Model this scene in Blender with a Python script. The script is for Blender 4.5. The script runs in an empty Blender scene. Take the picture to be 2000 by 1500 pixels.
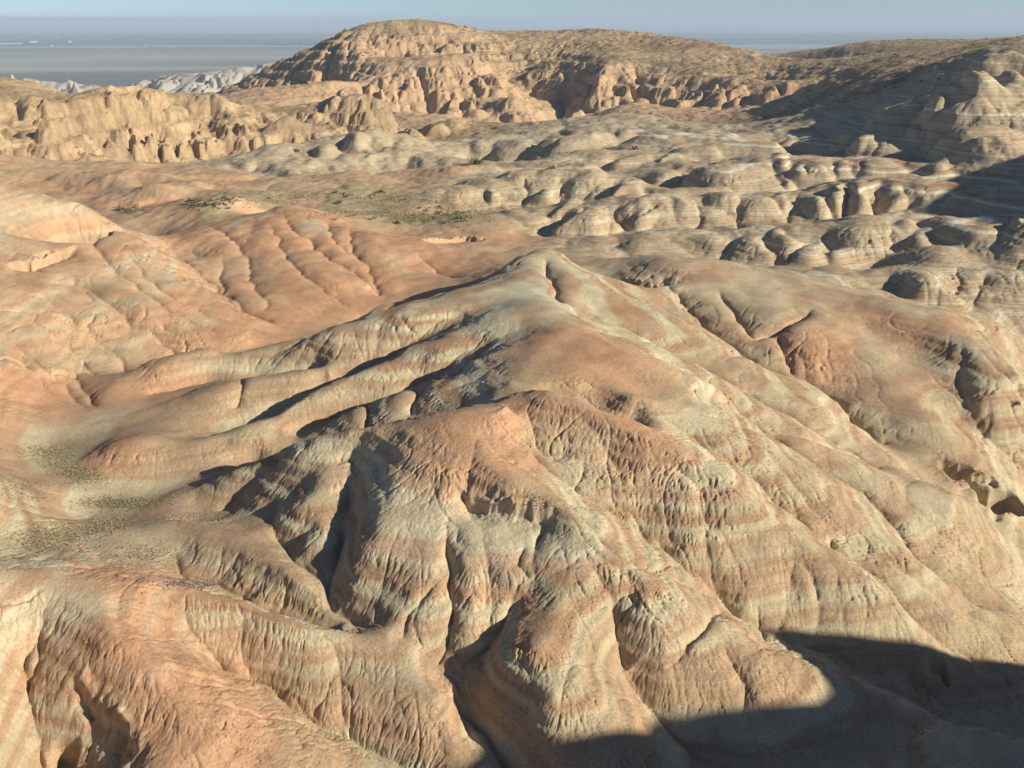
import bpy, math, random, time
import numpy as np
T0 = time.time()
rng = np.random.default_rng(7)
random.seed(7)
R = math.radians
sc = bpy.context.scene
COL = sc.collection

# ------------------------------------------------------------------ camera
F = 1732.0                      # focal length in photo pixels (2000 wide)
HY = 35.0                       # photo row of the eye-level line
PITCH = math.atan((750 - HY) / F)
cam = bpy.data.cameras.new('camera'); camo = bpy.data.objects.new('camera', cam); COL.objects.link(camo)
cam.sensor_width = 36; cam.lens = 36 * F / 2000.0
cam.clip_start = 0.5; cam.clip_end = 200000
camo.location = (0, 0, 0); camo.rotation_euler = (math.pi / 2 - PITCH, 0, 0)
sc.camera = camo

# ------------------------------------------------------------------ sky and sun
SUN_AZ, SUN_EL = 110.0, 24.0    # clockwise from the view direction (+Y)
world = bpy.data.worlds.new('World'); sc.world = world; world.use_nodes = True
wn = world.node_tree.nodes; wl = world.node_tree.links; wn.clear()
sky = wn.new('ShaderNodeTexSky'); sky.sky_type = 'NISHITA'; sky.sun_disc = False
sky.sun_elevation = R(SUN_EL); sky.sun_rotation = R(SUN_AZ)
sky.altitude = 600; sky.air_density = 0.55; sky.dust_density = 0.3; sky.ozone_density = 3.2
bg = wn.new('ShaderNodeBackground'); bg.inputs['Strength'].default_value = 0.08
wo = wn.new('ShaderNodeOutputWorld')
wl.new(sky.outputs[0], bg.inputs[0]); wl.new(bg.outputs[0], wo.inputs[0])
sl = bpy.data.lights.new('sun', 'SUN'); sl.energy = 5.0; sl.angle = R(0.55); sl.color = (1.0, 0.945, 0.84)
so = bpy.data.objects.new('sun', sl); COL.objects.link(so)
sv = (math.sin(R(SUN_AZ)) * math.cos(R(SUN_EL)), math.cos(R(SUN_AZ)) * math.cos(R(SUN_EL)), math.sin(R(SUN_EL)))
from mathutils import Vector
so.rotation_euler = Vector(sv).to_track_quat('Z', 'Y').to_euler(); so.location = (200, -100, 150)
sc.view_settings.view_transform = 'Standard'; sc.view_settings.look = 'None'
sc.view_settings.exposure = 0.36; sc.view_settings.gamma = 1.0

def ray(px, py):
    x = (px - 1000) / F; y = (750 - py) / F
    c, s = math.cos(PITCH), math.sin(PITCH)
    fy = c + y * s; uz = y * c - s
    return math.atan2(x, fy), uz / math.hypot(x, fy)       # azimuth, slope of the sight line

# ------------------------------------------------------------------ survey of the terrain
# (column, row, height below the eye if negative / distance in metres if positive);
# ('r', azimuth deg, distance, height) for ground hidden behind crests or beside the frame
SURVEY = {
'central_ridge': [
 [(905,803,-27),(985,797,-27.3),(1000,768,-27.8),(1060,762,-27.8),(1150,787,-28.2),(1250,820,-29.2),(1330,862,-30.7),(1420,920,-33),(1500,985,-35.6),(1580,1050,-38.2),(1660,1110,-41),(1740,1190,-44.4),(1790,1270,-47.4)],
 [(905,803,-27),(800,830,-28.3),(720,850,-29.8),(640,855,-31.2),(560,868,-33),(500,905,-35.4),(430,930,-37.4),(370,950,-39.2),(310,970,-40.6)],
 [(905,803,-27),(930,900,-29),(990,955,-30),(1085,985,-30.7),(1140,1050,-32.8),(1200,1110,-34.6),(1260,1160,-36.2),(1340,1190,-37.7),(1420,1220,-39.3),(1510,1255,-41.4),(1600,1300,-43.6),(1700,1345,-46),(1800,1390,-48.4),(1850,1420,-49.8)],
 [(900,960,-31),(1000,1015,-31.9),(1100,1020,-31.9)],
 [(760,900,-30.6),(730,980,-32.4),(700,1080,-34.6),(690,1160,-36.9)],[(860,900,-29.5),(820,980,-32),(780,1080,-34.2),(800,1180,-36),(790,1240,-37.8)],
 [(940,1060,-33),(940,1140,-34.8),(920,1220,-37)],[(1080,1080,-33.5),(1090,1180,-35.4),(1080,1230,-36)],
 ('g',1.1,.9,[(690,880,-32),(665,950,-33.7),(660,1010,-34.9),(655,1060,-35.9),(630,1125,-37.4),(680,1190,-38.1),(700,1220,-38.5)]),
 ('g',1.3,1.0,[(988,806,-28.2),(1015,845,-29.3),(1040,880,-30.4),(1100,925,-31.9),(1150,962,-32.8),(1225,992,-34.6),(1265,1025,-36),(1330,1085,-38.1),(1400,1130,-40),(1450,1175,-41.6),(1510,1218,-43.2),(1600,1250,-45.2),(1700,1275,-47.2),(1790,1305,-49.4),(1840,1370,-52),(1870,1392,-53)]),
 [(1150,880,-30.6),(1300,970,-34),(1400,1080,-38),(1500,1150,-41)],
 ('g',1.1,.9,[(1230,790,-30.4),(1330,832,-32),(1400,880,-34),(1480,930,-36.2),(1560,1000,-38.8),(1650,1070,-41.6),(1730,1130,-44.2),(1800,1200,-47),(1860,1240,-49),(1920,1300,-51.4)]),
 [(1280,725,-30),(1380,790,-32.6),(1480,860,-35.2),(1580,930,-38),(1680,1000,-41.2),(1780,1080,-44.6),(1880,1150,-48),(1990,1220,-51.5)],
 ('g',1.1,.9,[(1300,700,-32),(1400,760,-34.8),(1500,830,-37.8),(1600,900,-40.8),(1700,960,-43.8),(1770,1040,-46.4),(1790,1090,-47.6),(1870,1140,-49.6),(1960,1190,-52.4)]),
 [(1130,605,-28.8),(1230,660,-30.8),(1330,700,-33),(1430,760,-36),(1530,830,-39),(1630,890,-42),(1720,930,-44.8),(1780,945,-46.4),(1850,960,-48.2)],
 ('g',1.1,.9,[(1100,590,-29.9),(1180,620,-31.7),(1260,650,-33.6),(1340,690,-35.8),(1440,740,-38.7),(1540,800,-41.9),(1640,860,-45),(1720,905,-47.4)]),
 [(1065,480,-28.7),(1150,525,-30.6),(1230,570,-32.8),(1320,620,-35.2),(1410,680,-37.8),(1500,740,-40.6),(1600,810,-44),(1700,870,-47),(1790,915,-49.5),(1900,985,-52.5),(1960,1040,-54.5)],
 [(1010,745,-29.4),(1085,648,-27.7),(1150,670,-28),(1230,690,-28.8),(1290,715,-30)],
 [(1040,592,-28.5),(1060,550,-29.4),(1065,480,-28.7),(1010,505,-29.6)],[(1040,592,-28.5),(1030,640,-28.8),(1085,648,-27.7)],
 (1100,690,-28.5),(1180,772,-30.4),(1100,745,-29.2),(1270,770,-31.2),
 [(170,905,-40),(215,880,-38.8),(270,870,-38.4),(340,868,-38.8),(400,858,-38.4),(480,862,-38.7),(540,870,-39.6)],
 [(200,950,-41.2),(300,960,-41.2),(420,922,-40.5)],(450,985,-39.6),(520,985,-37.6),
 [(640,930,-33.2),(560,985,-35.2),(590,1050,-36.2),(610,1100,-37.2)],
 ('r',3.3,70.5,-31.6),('r',6,71,-32.2),('r',8.5,71.5,-33.2),('r',-8,77,-35.5),('r',-13,79,-38.5),('r',-4,71,-32),('r',0,68.5,-29.3),('r',-18,84,-41),
 ('r',0,128,-34),('r',5,135,-38),('r',-4,126,-38),('r',10,133,-38),
 ],
'left_flank': [
 [(960,545,-31),(870,570,-33.4),(800,605,-37),(700,640,-40.4)],
 [(1000,575,-29.7),(880,602,-31.7),(780,642,-33.6),(650,684,-36.4),(590,690,-37.2),(470,692,-38.4),(390,684,-38.4),(300,706,-39.2),(200,768,-41)],
 [(640,720,-36.8),(560,735,-37.6),(480,742,-38.2),(330,790,-39.9),(190,828,-41.2)],
 ('g',.8,.7,[(620,705,-37.9),(540,720,-38.8),(400,735,-40),(280,770,-41)]),
 [(950,625,-30.4),(850,668,-32.4),(740,722,-34.8),(620,764,-36.8),(540,812,-38.8),(430,850,-41)],
 ('g',.9,.8,[(900,618,-31.9),(760,686,-35.8),(640,746,-38.6),(560,800,-40.2),(480,848,-41.1)]),
 [(1000,690,-30),(900,730,-32.4),(800,760,-34.6),(700,790,-37),(620,835,-39.6),(580,855,-40.5)],
 ('g',.9,.8,[(930,680,-31.9),(850,722,-34.2),(740,780,-37.2),(650,825,-39.6),(600,850,-40.8)]),
 [(1000,745,-29.4),(900,778,-32.4),(850,800,-34.2)],(780,838,-35.8),
 ('r',-21,117,-43),
 ],
'foreground_hills': [
 [(0,1090,-30.5),(110,1100,-31),(220,1165,-31.8),(280,1230,-32.4),(310,1300,-33.3),(400,1400,-35.5),(430,1500,-37.2)],
 [(450,1350,-36.9),(520,1480,-38.7)],(600,1450,-40),(380,1290,-34.8),
 ('g',1.2,.8,[(330,1170,-34.4),(370,1220,-35.6),(430,1265,-37.1),(500,1305,-38.7),(560,1345,-39.8),(620,1390,-40.7),(700,1440,-41.7),(790,1500,-42.9)]),
 ('g',1.2,.8,[(90,1180,-31.6),(50,1225,-32.4),(42,1290,-33.7),(55,1340,-35.2),(40,1400,-36.6),(80,1470,-38.4),(100,1500,-39.2)]),
 (150,1330,-33.8),(200,1420,-35.8),(120,1250,-32.6),[(0,1180,-30.8),(0,1330,-34),(25,1480,-37.3)],
 [(300,1140,-33.6),(400,1160,-34.8),(480,1170,-35.5),(560,1195,-36.3),(640,1220,-37),(740,1260,-38),(830,1305,-39),(880,1350,-40),(900,1400,-41.2),(960,1480,-42.6)],
 (480,1250,-37.2),(620,1310,-38.9),(780,1400,-40.6),
 [(340,1010,-37.6),(400,1040,-37.3),(480,1075,-37.1),(560,1110,-37),(620,1160,-37.6),(665,1210,-38.5)],
 ('g',1.0,.8,[(300,1060,-38.1),(400,1120,-38.4),(470,1155,-38.7),(560,1198,-39.2),(640,1225,-39.4)]),
 ('g',.7,.6,[(530,1010,-37),(540,1045,-37.2),(590,1090,-37.4),(625,1125,-37.5)]),
 [(1040,1200,-36.1),(1060,1255,-35.9),(1100,1300,-36.9),(1150,1350,-38.2),(1230,1420,-40.6),(1320,1500,-43.2)],
 ('g',1.5,1.0,[(870,1310,-40),(900,1345,-40.9),(935,1400,-41.9),(980,1470,-43),(1010,1500,-43.5)]),
 ('g',1.4,.9,[(1222,1290,-40.1),(1260,1340,-41.2),(1310,1400,-42.6),(1380,1460,-44.2),(1430,1500,-45.3)]),
 (1050,1400,-39.2),(1080,1480,-41.2),(960,1330,-39),
 [(1300,1290,-39.5),(1400,1340,-41.5),(1500,1420,-43.8),(1640,1480,-46.6)],
 [(1750,1440,-46.5),(1850,1425,-45),(1990,1440,-45.5)],
 (30,960,-34.5),(100,1010,-37),(0,930,-33),(200,1030,-38.3),(100,1065,-36),(0,1040,-34),(230,1080,-36.8),(150,1040,-37.3),
 ('r',-36,30,-35),('r',-20,30,-39),('r',0,28,-44),('r',15,30,-46),('r',30,34,-46),('r',-42,44,-30),('r',-10,30,-43),('r',-42,58,-29),
 ('r',0,15,-45),('r',30,18,-42),('r',-30,18,-33),('r',60,30,-36),('r',60,15,-36),('r',-60,30,-27),('r',-60,60,-24),('r',-60,15,-30),
 ],
'lookout_ridge': [
 ('s',870,1427,-41,80),('s',1043,1380,-38.2,74),('s',1180,1382,-38.6,72),('s',1300,1412,-41.8,70),('s',1473,1411,-43.3,66),('s',1522,1310,-42.8,64),('s',1590,1260,-44,64),('s',1697,1276,-46.5,62),('s',1795,1309,-48.6,60),('s',1850,1306,-48.6,60),('s',2000,1346,-50,58),
 ('s',870,1427,-50,110),('s',1473,1411,-60,100),('s',2000,1346,-66,90),
 ('r',44,66,-50),('r',42,90,-55),('r',40,115,-57),('r',48,60,-47),('r',55,50,-42),('r',75,35,-32),('r',100,30,-22),('r',100,110,-20),('r',66,140,-40),('r',100,200,-25),('r',80,220,-25),
 ],
'east_ridge': [
 ('s',1941,505,-38.4,70),('s',1987,551,-42,60),('s',1993,594,-44.5,58),('s',1804,439,-35.6,85),('s',1824,471,-38.5,82),('s',1812,367,-33,90),('s',1850,342,-32.6,90),
 ('s',1941,505,-60,95),('s',1824,471,-55,115),('s',1850,342,-50,120),
 ('r',37.5,150,-46),('r',37,175,-40),('r',36,200,-34),('r',36,230,-29),('r',36,260,-23),('r',36,300,-14),('r',40,330,-16),('r',60,300,-22),('r',52,330,-16),('r',34,330,-10),('r',36,420,-14),('r',45,500,-12),('r',44,125,-54),('r',70,300,-25),('r',70,600,-30),('r',90,400,-30),('r',100,900,-50),('r',60,900,-40),
 ],
'east_slope': [
 [(1280,503,-35),(1390,510,-35.2),(1500,555,-37.2),(1590,602,-39.2),(1700,692,-43),(1800,782,-47),(1900,882,-51),(1990,985,-55)],
 ('g',1.8,1.2,[(1290,535,-35.2),(1330,580,-36.9),(1400,645,-39.7),(1500,712,-42.7),(1570,728,-43.7),(1620,745,-44.8),(1660,800,-46.8),(1740,870,-49.8)]),
 (1600,680,-41.6),(1650,770,-44.8),(1540,640,-39.4),
 (1900,835,-51.8),(1950,885,-54.5),(1920,790,-47.8),(1990,800,-48.8),(1990,880,-55),
 [(1620,600,-39.8),(1700,592,-39),(1850,622,-39.5),(1930,682,-42),(1990,742,-45)],(1700,640,-41.6),(1780,690,-43.6),(1850,740,-45.4),(1945,645,-44.8),(1980,705,-47.2),
 ],
'banded_hills': [
 (1850,505,-38.5),(1990,500,-38),(1750,525,-39.6),(1650,560,-42),(1950,615,-45.5),(1780,592,-43.8),(1990,590,-44.8),
 (1250,500,-42),(1150,480,-42.3),(1500,535,-43),(1600,548,-43.2),(1400,530,-42.5),(1350,485,-40.8),
 (1150,402,-37),(1250,382,-36.2),(1300,382,-36),(1400,388,-36.2),(1450,402,-37),(1300,447,-41),(1200,465,-42.5),(1080,462,-43),(1430,450,-41.5),(1400,470,-41),
 (900,372,-38.5),(1000,347,-36.5),(1060,347,-35.5),(1150,337,-35),(1280,338,-35),(1050,405,-41),(1170,402,-40.5),(1320,376,-39),(1430,332,-33.5),(1480,340,-34),(1450,386,-38.5),(960,420,-42),
 (1080,320,-38.5),(1180,299,-36.2),(1300,310,-36.5),(1500,277,-33),(1400,292,-34.5),(1200,331,-39.5),(1330,330,-38),(1500,305,-35.5),
 (1557,369,-35),(1650,357,-34),(1700,354,-33.6),(1800,359,-33),(1990,366,-31),(1640,440,-39.8),(1540,445,-40.2),(1710,426,-39),(1800,420,-37.5),
 (1580,313,-32.5),(1640,313,-32),(1760,316,-31),(1880,301,-29),(1990,291,-27),(1600,366,-37),(1530,380,-37.6),(1700,349,-35.4),(1850,350,-34.2),
 (1750,246,-27),(1680,262,-28.8),(1790,302,-32.8),(1690,315,-33.5),(1850,262,-27.5),(1900,222,-23),(1980,282,-28.5),(1800,215,-23),(1870,170,-17),(1990,112,-10),(1930,140,-13.5),(1950,200,-19.5),(1760,215,-24),
 (1610,462,-38),(1700,442,-36.8),(1780,431,-36),(1850,435,-35.2),(1990,440,-33),(1500,485,-40),(1500,532,-43),(1620,530,-43),(1700,530,-42.5),(1760,512,-41),(1850,500,-39.5),
 ('r',10,205,-43.1),('r',18,205,-41.6),('r',25,208,-39.6),('r',12,235,-41.6),('r',20,240,-38.6),('r',27,245,-34.6),('r',26,180,-41.6),('r',20,176,-43.6),('r',5,245,-42.6),('r',16,290,-38.6),
 ],
'red_flats': [
 (200,340,-41),(400,340,-41.2),(500,372,-41.3),(100,342,-40),(0,345,-39),(300,382,-41),(600,400,-42),(700,390,-42),(800,372,-42),(900,402,-42.3),(1000,440,-42.6),(900,432,-41.6),(820,462,-43.6),(960,472,-44),
 (60,310,-36.5),(180,320,-39.6),(960,332,-41.6),(840,345,-41.8),(700,345,-41.8),(560,350,-41.6),(1050,330,-40.8),(330,400,-41.5),
 ('r',-24,190,-42),('r',-16,205,-42.2),('r',-8,190,-43),('r',-28,200,-40),('r',-38,250,-36),('r',-60,250,-30),('r',-60,600,-40),('r',-40,420,-26),
 ],
'striped_hills': [
 (520,287,-36.2),(740,252,-33),(840,310,-41),(600,335,-41.5),(480,310,-39.5),(640,270,-36.5),(780,290,-38),(620,310,-40),(940,270,320),(1050,286,-37.5),(1130,266,-36),(1300,261,-36.2),(1250,226,360),(1400,246,350),(1000,320,-40.8),(900,300,300),(1200,250,335),(1450,262,-35),
 ],
'red_hills': [
 (480,398,-36),(600,413,-36.2),(700,448,-38),(850,467,-39.8),(980,503,-41.5),(370,420,-37.2),(550,405,-36),
 (420,470,-37),(300,462,-38),(235,432,-39),(500,520,-40),(600,500,-38.6),(650,560,-41.5),(740,577,-43.5),(800,520,-41.5),(900,530,-42.5),(600,627,-44.6),(500,684,-44.6),(700,610,-44.8),(850,560,-43.5),(400,540,-39.6),(340,500,-39),
 ],
'west_hillside': [
 (0,362,-20),(90,392,-23),(150,412,-26),(222,452,-29.5),(290,522,-34),(400,600,-38.8),(0,500,-28),(100,500,-29.5),(0,600,-32),(200,640,-38),(300,592,-36),(0,700,-35.5),(100,720,-39),(0,800,-37.5),(90,800,-40.5),(180,560,-33.6),(0,430,-24),(200,720,-41.8),(350,660,-41.2),(470,655,-42.2),
 ('r',-38,150,-24),('r',-31,152,-25),('r',-33,140,-21),('r',-38,120,-27),('r',-45,110,-24),('r',-40,85,-30),('r',-55,150,-18),('r',-26,165,-38),('r',-30,170,-30),('r',-60,100,-20),
 ],
'dry_wash': [
 (110,782,-41.2),(60,850,-40.6),(200,842,-41.2),(250,965,-41.4),(130,1000,-40.4),(60,930,-40),(130,900,-41.2),(300,1000,-40.2),(400,990,-40.3),
 ],
'sandstone_cliffs': [
 (560,226,350),(560,264,346),(700,213,370),(700,242,366),(460,250,345),(470,298,338),(760,206,375),(770,235,371),
 (280,166,352),(230,172,345),(340,192,358),(390,180,378),(450,202,370),(150,192,330),(60,240,300),(0,156,450),(60,159,450),(100,176,430),(200,200,338),(130,230,318),
 (280,230,338),(250,254,327),(330,254,331),(420,240,345),(250,300,323),(330,304,326),(430,287,340),(190,255,322),(200,298,318),(500,225,365),(380,225,350),
 (30,265,290),(60,300,278),(90,315,283),(110,300,290),(120,260,305),(0,250,292),(0,200,330),(0,290,275),
 ('r',-20,420,-36),('r',-14,430,-38),('r',-26,470,-40),('r',-22,700,-75),('r',-28,700,-80),('r',-15,760,-80),('r',-10,700,-55),
 ],
'mesa': [
 (520,186,520),(640,121,555),(700,77,570),(750,59,580),(830,49,590),(910,56,600),(960,63,620),(1060,61,640),(1160,59,630),(1230,61,640),(1300,71,640),(1400,86,620),(1480,101,590),(1550,136,540),(1600,156,488),
 (1000,82,600),(900,106,545),(1000,125,530),(1150,110,560),(1250,130,540),(1350,150,518),(1450,146,508),(1550,158,484),(1250,95,590),(1400,115,560),
 (1100,230,450),(1200,206,462),(1300,216,452),(1400,216,446),(1500,206,440),(1570,172,462),(1300,180,480),(1400,180,476),
 (1172,130,530),(1182,160,500),(1192,190,470),(1085,190,515),(1112,130,560),(1100,160,542),(1260,165,512),
 (830,100,556),(750,100,558),(690,110,545),(820,112,538),(850,160,500),(950,150,498),(1000,190,470),(850,222,452),(700,200,455),(600,150,500),(570,200,450),(760,150,505),(660,160,490),(1040,235,440),(930,225,448),(1050,140,535),(950,110,535),
 ('r',-14,640,-30),('r',-10,700,-25),('r',0,800,-30),('r',10,800,-35),('r',-6,760,-25),('r',14,700,-34),('r',-16,560,-45),
 ('r',-5,1300,-110),('r',5,1300,-110),('r',-20,1300,-130),('r',-40,1300,-130),('r',-40,800,-70),
 ],
'scrub_hills': [
 (1500,232,390),(1600,202,372),(1700,162,355),(1800,132,335),(1650,132,430),(1550,101,760),(1640,97,680),(1760,99,600),(1900,86,520),(1995,73,450),(1480,180,520),(1560,130,600),(1700,125,500),(1850,110,420),(1430,262,370),
 ('r',15,1000,-60),('r',22,900,-40),('r',28,800,-30),('r',35,700,-20),('r',20,1300,-110),('r',40,1300,-110),('r',16,640,-42),
 ],
}
PTS, REG = [], []
names = list(SURVEY)
GULLY3 = []
def relief(z, row=900):
    k = 0.58 + 0.42 * min(1, max(0, (330 - row) / 90))
    return -33.0 + k * (z + 33.0)
def put(p, gi, bias=0):
    p = list(p)
    if p[0] == 's': p[3] = relief(p[3])
    elif p[0] == 'r':
        if p[2] < 320 and names[gi] not in ('east_ridge', 'lookout_ridge', 'sandstone_cliffs', 'mesa', 'scrub_hills'): k = relief(p[3]) / p[3]; p[2] *= k; p[3] *= k
    elif p[2] < 0: p[2] = relief(p[2], p[1])
    if p[0] == 's':          # crest whose shadow edge falls at (column, row, height), so many metres sunward
        a, t = ray(p[1], p[2]); d = p[3] / t
        xx = d * math.sin(a) + p[4] * math.sin(R(SUN_AZ)); yy = d * math.cos(a) + p[4] * math.cos(R(SUN_AZ))
        q = (math.atan2(xx, yy), math.log(math.hypot(xx, yy)), p[3] + p[4] * math.tan(R(SUN_EL)) - (5.0 if gi == names.index('east_ridge') else (-1.5 if p[1] in (1590, 1636, 1697) else 2.2)))
    elif p[0] == 'r':
        q = (R(p[1]), math.log(p[2]), p[3])
    else:
        a, t = ray(p[0], p[1])
        q = (a, math.log(p[2] / t), p[2]) if p[2] < 0 else (a, math.log(p[2]), p[2] * t)
    if bias: q = (q[0], math.log((q[2] + bias) / (q[2] / math.exp(q[1]))), q[2] + bias)
    PTS.append(q); REG.append(gi); return q
for gi, g in enumerate(names):
    for p in SURVEY[g]:
        line = p if isinstance(p, list) else (p[3] if p[0] == 'g' else None)
        if line is None: put(p, gi); continue
        tr = []; bs = {'left_flank': (.15, -.3), 'east_slope': (.1, -.2)}.get(g, (0, 0))[0 if isinstance(p, list) else 1]
        for k in range(len(line) - 1):        # crests and gully floors are followed every few metres
            u, v = line[k], line[k + 1]; m = max(1, round(math.dist(u[:2], v[:2]) / 34))
            for q in range(m): tr.append(put(tuple(u[c] + (v[c] - u[c]) * q / m for c in range(3)), gi, bs))
        tr.append(put(line[-1], gi, bs))
        if not isinstance(p, list): GULLY3.append((p[1], p[2], [(math.exp(l_) * math.sin(a_), math.exp(l_) * math.cos(a_)) for a_, l_, z_ in tr]))
# where two lines share a corner keep one copy
seen = {}; keep = []
for k, q in enumerate(PTS):
    key = (round(q[0] * 700), round(q[1] * 700))
    if key not in seen: seen[key] = 1; keep.append(k)
PTS = [PTS[k] for k in keep]; REG = [REG[k] for k in keep]
PTS = np.array(PTS); REG = np.array(REG)

# ------------------------------------------------------------------ rounded mounds: column, crest row, foot row, half width
MOUNDS = [
 (1061,345,406,34),(978,357,420,55),(967,374,418,22),(1147,338,402,50),(1225,358,392,26),(1285,336,380,45),(1440,331,390,62),(1342,322,355,32),
 (1097,321,347,34),(1175,298,338,50),(1257,303,335,48),(1312,303,320,14),(1375,288,320,33),(1458,280,312,55),(1475,312,345,26),
 (1290,384,446,40),(1338,390,438,28),(1400,382,450,44),(1225,390,452,36),(1160,418,467,42),(1105,402,462,34),(1022,415,450,34),(1478,390,440,38),
 (1278,468,500,42),(1362,468,508,45),(1462,472,525,45),(1583,385,446,40),(1632,370,432,22),(1683,362,430,28),(1738,362,424,32),(1784,362,412,30),(1526,390,442,26),
 (1557,325,382,30),(1603,318,366,32),(1646,318,356,32),(1712,316,352,32),(1517,310,366,26),(1838,318,356,36),(1924,312,356,38),
 (1752,246,302,44),(1698,258,316,27),(1807,238,272,21),(1841,266,298,36),(1668,254,275,20),(1557,276,302,32),(1930,246,268,36),(1620,275,300,34),
 (1839,185,238,28),(1780,196,245,30),(1916,196,240,48),(1975,166,205,35),(1975,103,132,28),(1765,215,250,28),(1880,165,200,26),
 (1695,440,530,60),(1767,436,485,30),(1792,462,515,36),(1643,490,530,38),(1575,482,525,36),(1528,462,525,34),(1901,505,600,95),(1800,540,596,50),(1860,440,490,40),(1940,445,490,45),(1880,372,420,40),(1960,375,420,40),
 (752,243,300,55),(532,273,320,40),(686,303,338,27),(730,300,337,20),(791,298,335,22),(620,312,337,25),(766,292,320,18),(967,273,328,42),(890,235,262,25),(857,243,275,20),(541,325,350,24),(700,262,300,22),(810,270,310,24),(640,285,320,24),
 (1025,277,330,45),(1107,270,302,50),(1125,255,277,22),(1170,262,295,25),(1227,257,297,26),(1280,265,285,30),(1370,255,275,22),(360,285,312,24),(420,292,318,26),(480,315,340,22),(330,375,398,34),(270,385,405,30),(560,330,350,20),(450,340,356,26),
]
CRAGS = [
 (240,172,230,25),(280,163,215,34),(390,180,230,45),(215,172,240,35),(108,197,250,34),(160,182,215,30),(62,192,260,45),(215,255,302,36),(262,257,292,14),(295,255,302,19),(352,252,290,13),(405,243,285,20),(383,248,280,12),
 (38,262,305,40),(92,250,290,25),(480,187,203,30),(752,199,240,24),(552,163,218,20),(612,134,215,40),(675,166,210,26),(714,155,195,20),(794,155,200,22),(440,232,262,16),(470,236,270,18),(320,258,292,12),(150,235,280,26),
 (1051,119,205,40),(1006,210,258,42),(950,140,195,35),(796,66,103,35),(887,70,112,26),(747,67,102,30),(918,76,102,18),(1188,150,230,60),(850,165,215,30),(900,170,225,26),(760,170,215,24),(650,185,215,20),(930,205,235,24),(1120,205,232,20),
 (1300,160,212,22),(1350,165,212,24),(1400,165,212,20),(1450,162,208,24),(1500,165,200,18),(1250,170,205,18),(1545,160,182,16),(1080,140,180,22),(1220,150,190,20),
]

def tps_k(d2): return np.where(d2 > 1e-18, d2 * np.log(np.maximum(d2, 1e-18)), 0.0)
def solve(PTS, X):
    n = len(PTS); A = np.zeros((n + 3, n + 3))
    d2 = ((X[:, None] - X[None]) ** 2).sum(-1)
    A[:n, :n] = tps_k(d2) + np.eye(n) * 6e-5
    A[:n, n] = 1; A[:n, n + 1:] = X; A[n, :n] = 1; A[n + 1:, :n] = X.T
    return np.linalg.solve(A, np.r_[PTS[:, 2], 0, 0, 0])
def base_eval(a, l):
    out = np.empty(a.size); n = len(X)
    a = a.ravel(); l = l.ravel()
    for i in range(0, a.size, 8000):
        s = slice(i, i + 8000)
        dd = (a[s, None] - X[None, :, 0]) ** 2 + (l[s, None] - X[None, :, 1]) ** 2
        np.maximum(dd, 1e-18, out=dd)
        out[s] = (dd * np.log(dd)) @ W[:n] + W[n] + W[n + 1] * a[s] + W[n + 2] * l[s]
    return out
X = PTS[:, :2]; W = solve(PTS, X)
# stand every mound on level ground: find its distance on the first surface, then survey its foot
lt = np.linspace(math.log(100), math.log(720), 330); Dt = np.exp(lt)
new, MD = [], []
kill = np.zeros(len(PTS), bool)
soft_reg = np.array([names[r] in ('banded_hills', 'striped_hills', 'sandstone_cliffs', 'mesa') for r in REG])
for kind, items in ((0, MOUNDS), (1, CRAGS)):
    for (px, top, bot, hw) in items:
        a0, tt = ray(px, top + 2); f = base_eval(np.full(330, a0), lt) - tt * Dt
        ok = np.where((f[1:] >= 0) & (f[:-1] < 0))[0]
        D = Dt[ok[0]] if len(ok) else Dt[int(np.argmax(f / Dt))]
        tb = ray(px, bot)[1]; tt = ray(px, top)[1]
        rr = hw * (1.55, 1.1)[kind] * D / F; sl_ = (0.55, 1.25)[kind]; H = (tt - tb) * D / (1 - tb / sl_); ry = max(H / sl_, 0.6 * rr)
        MD.append((kind, a0, tt * D, rr, ry, max(H, .4), D))
        Df = D - 1.05 * ry
        fz = tt * D - H * 0.95
        kill |= soft_reg & (np.abs(PTS[:, 0] - a0) * D < 1.1 * rr) & (np.exp(PTS[:, 1]) < D - 0.5 * ry) & (np.exp(PTS[:, 1]) > D - 2.6 * ry - 6)
        k = int(np.argmin((PTS[:, 0] - a0) ** 2 + (PTS[:, 1] - math.log(D)) ** 2))
        new.append((a0, math.log(Df), fz, REG[k]))
        if names[REG[k]] != 'mesa': new.append((a0, math.log(D + 1.8 * ry), tt * D - 0.3 * H, REG[k]))
PTS = np.r_[PTS[~kill], np.array([q[:3] for q in new])]; REG = np.r_[REG[~kill], np.array([q[3] for q in new])]
X = PTS[:, :2]; W = solve(PTS, X)

# coarse lattice of the base surface
CA0, CA1, CN = R(-66), R(106), 390
CL0, CL1, CM = math.log(14.0), math.log(1350.0), 500
ca = np.linspace(CA0, CA1, CN); cl = np.linspace(CL0, CL1, CM)
GA, GL = np.meshgrid(ca, cl)
CZ = base_eval(GA, GL).reshape(CM, CN)
print('base', len(PTS), round(time.time() - T0, 1))

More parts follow.
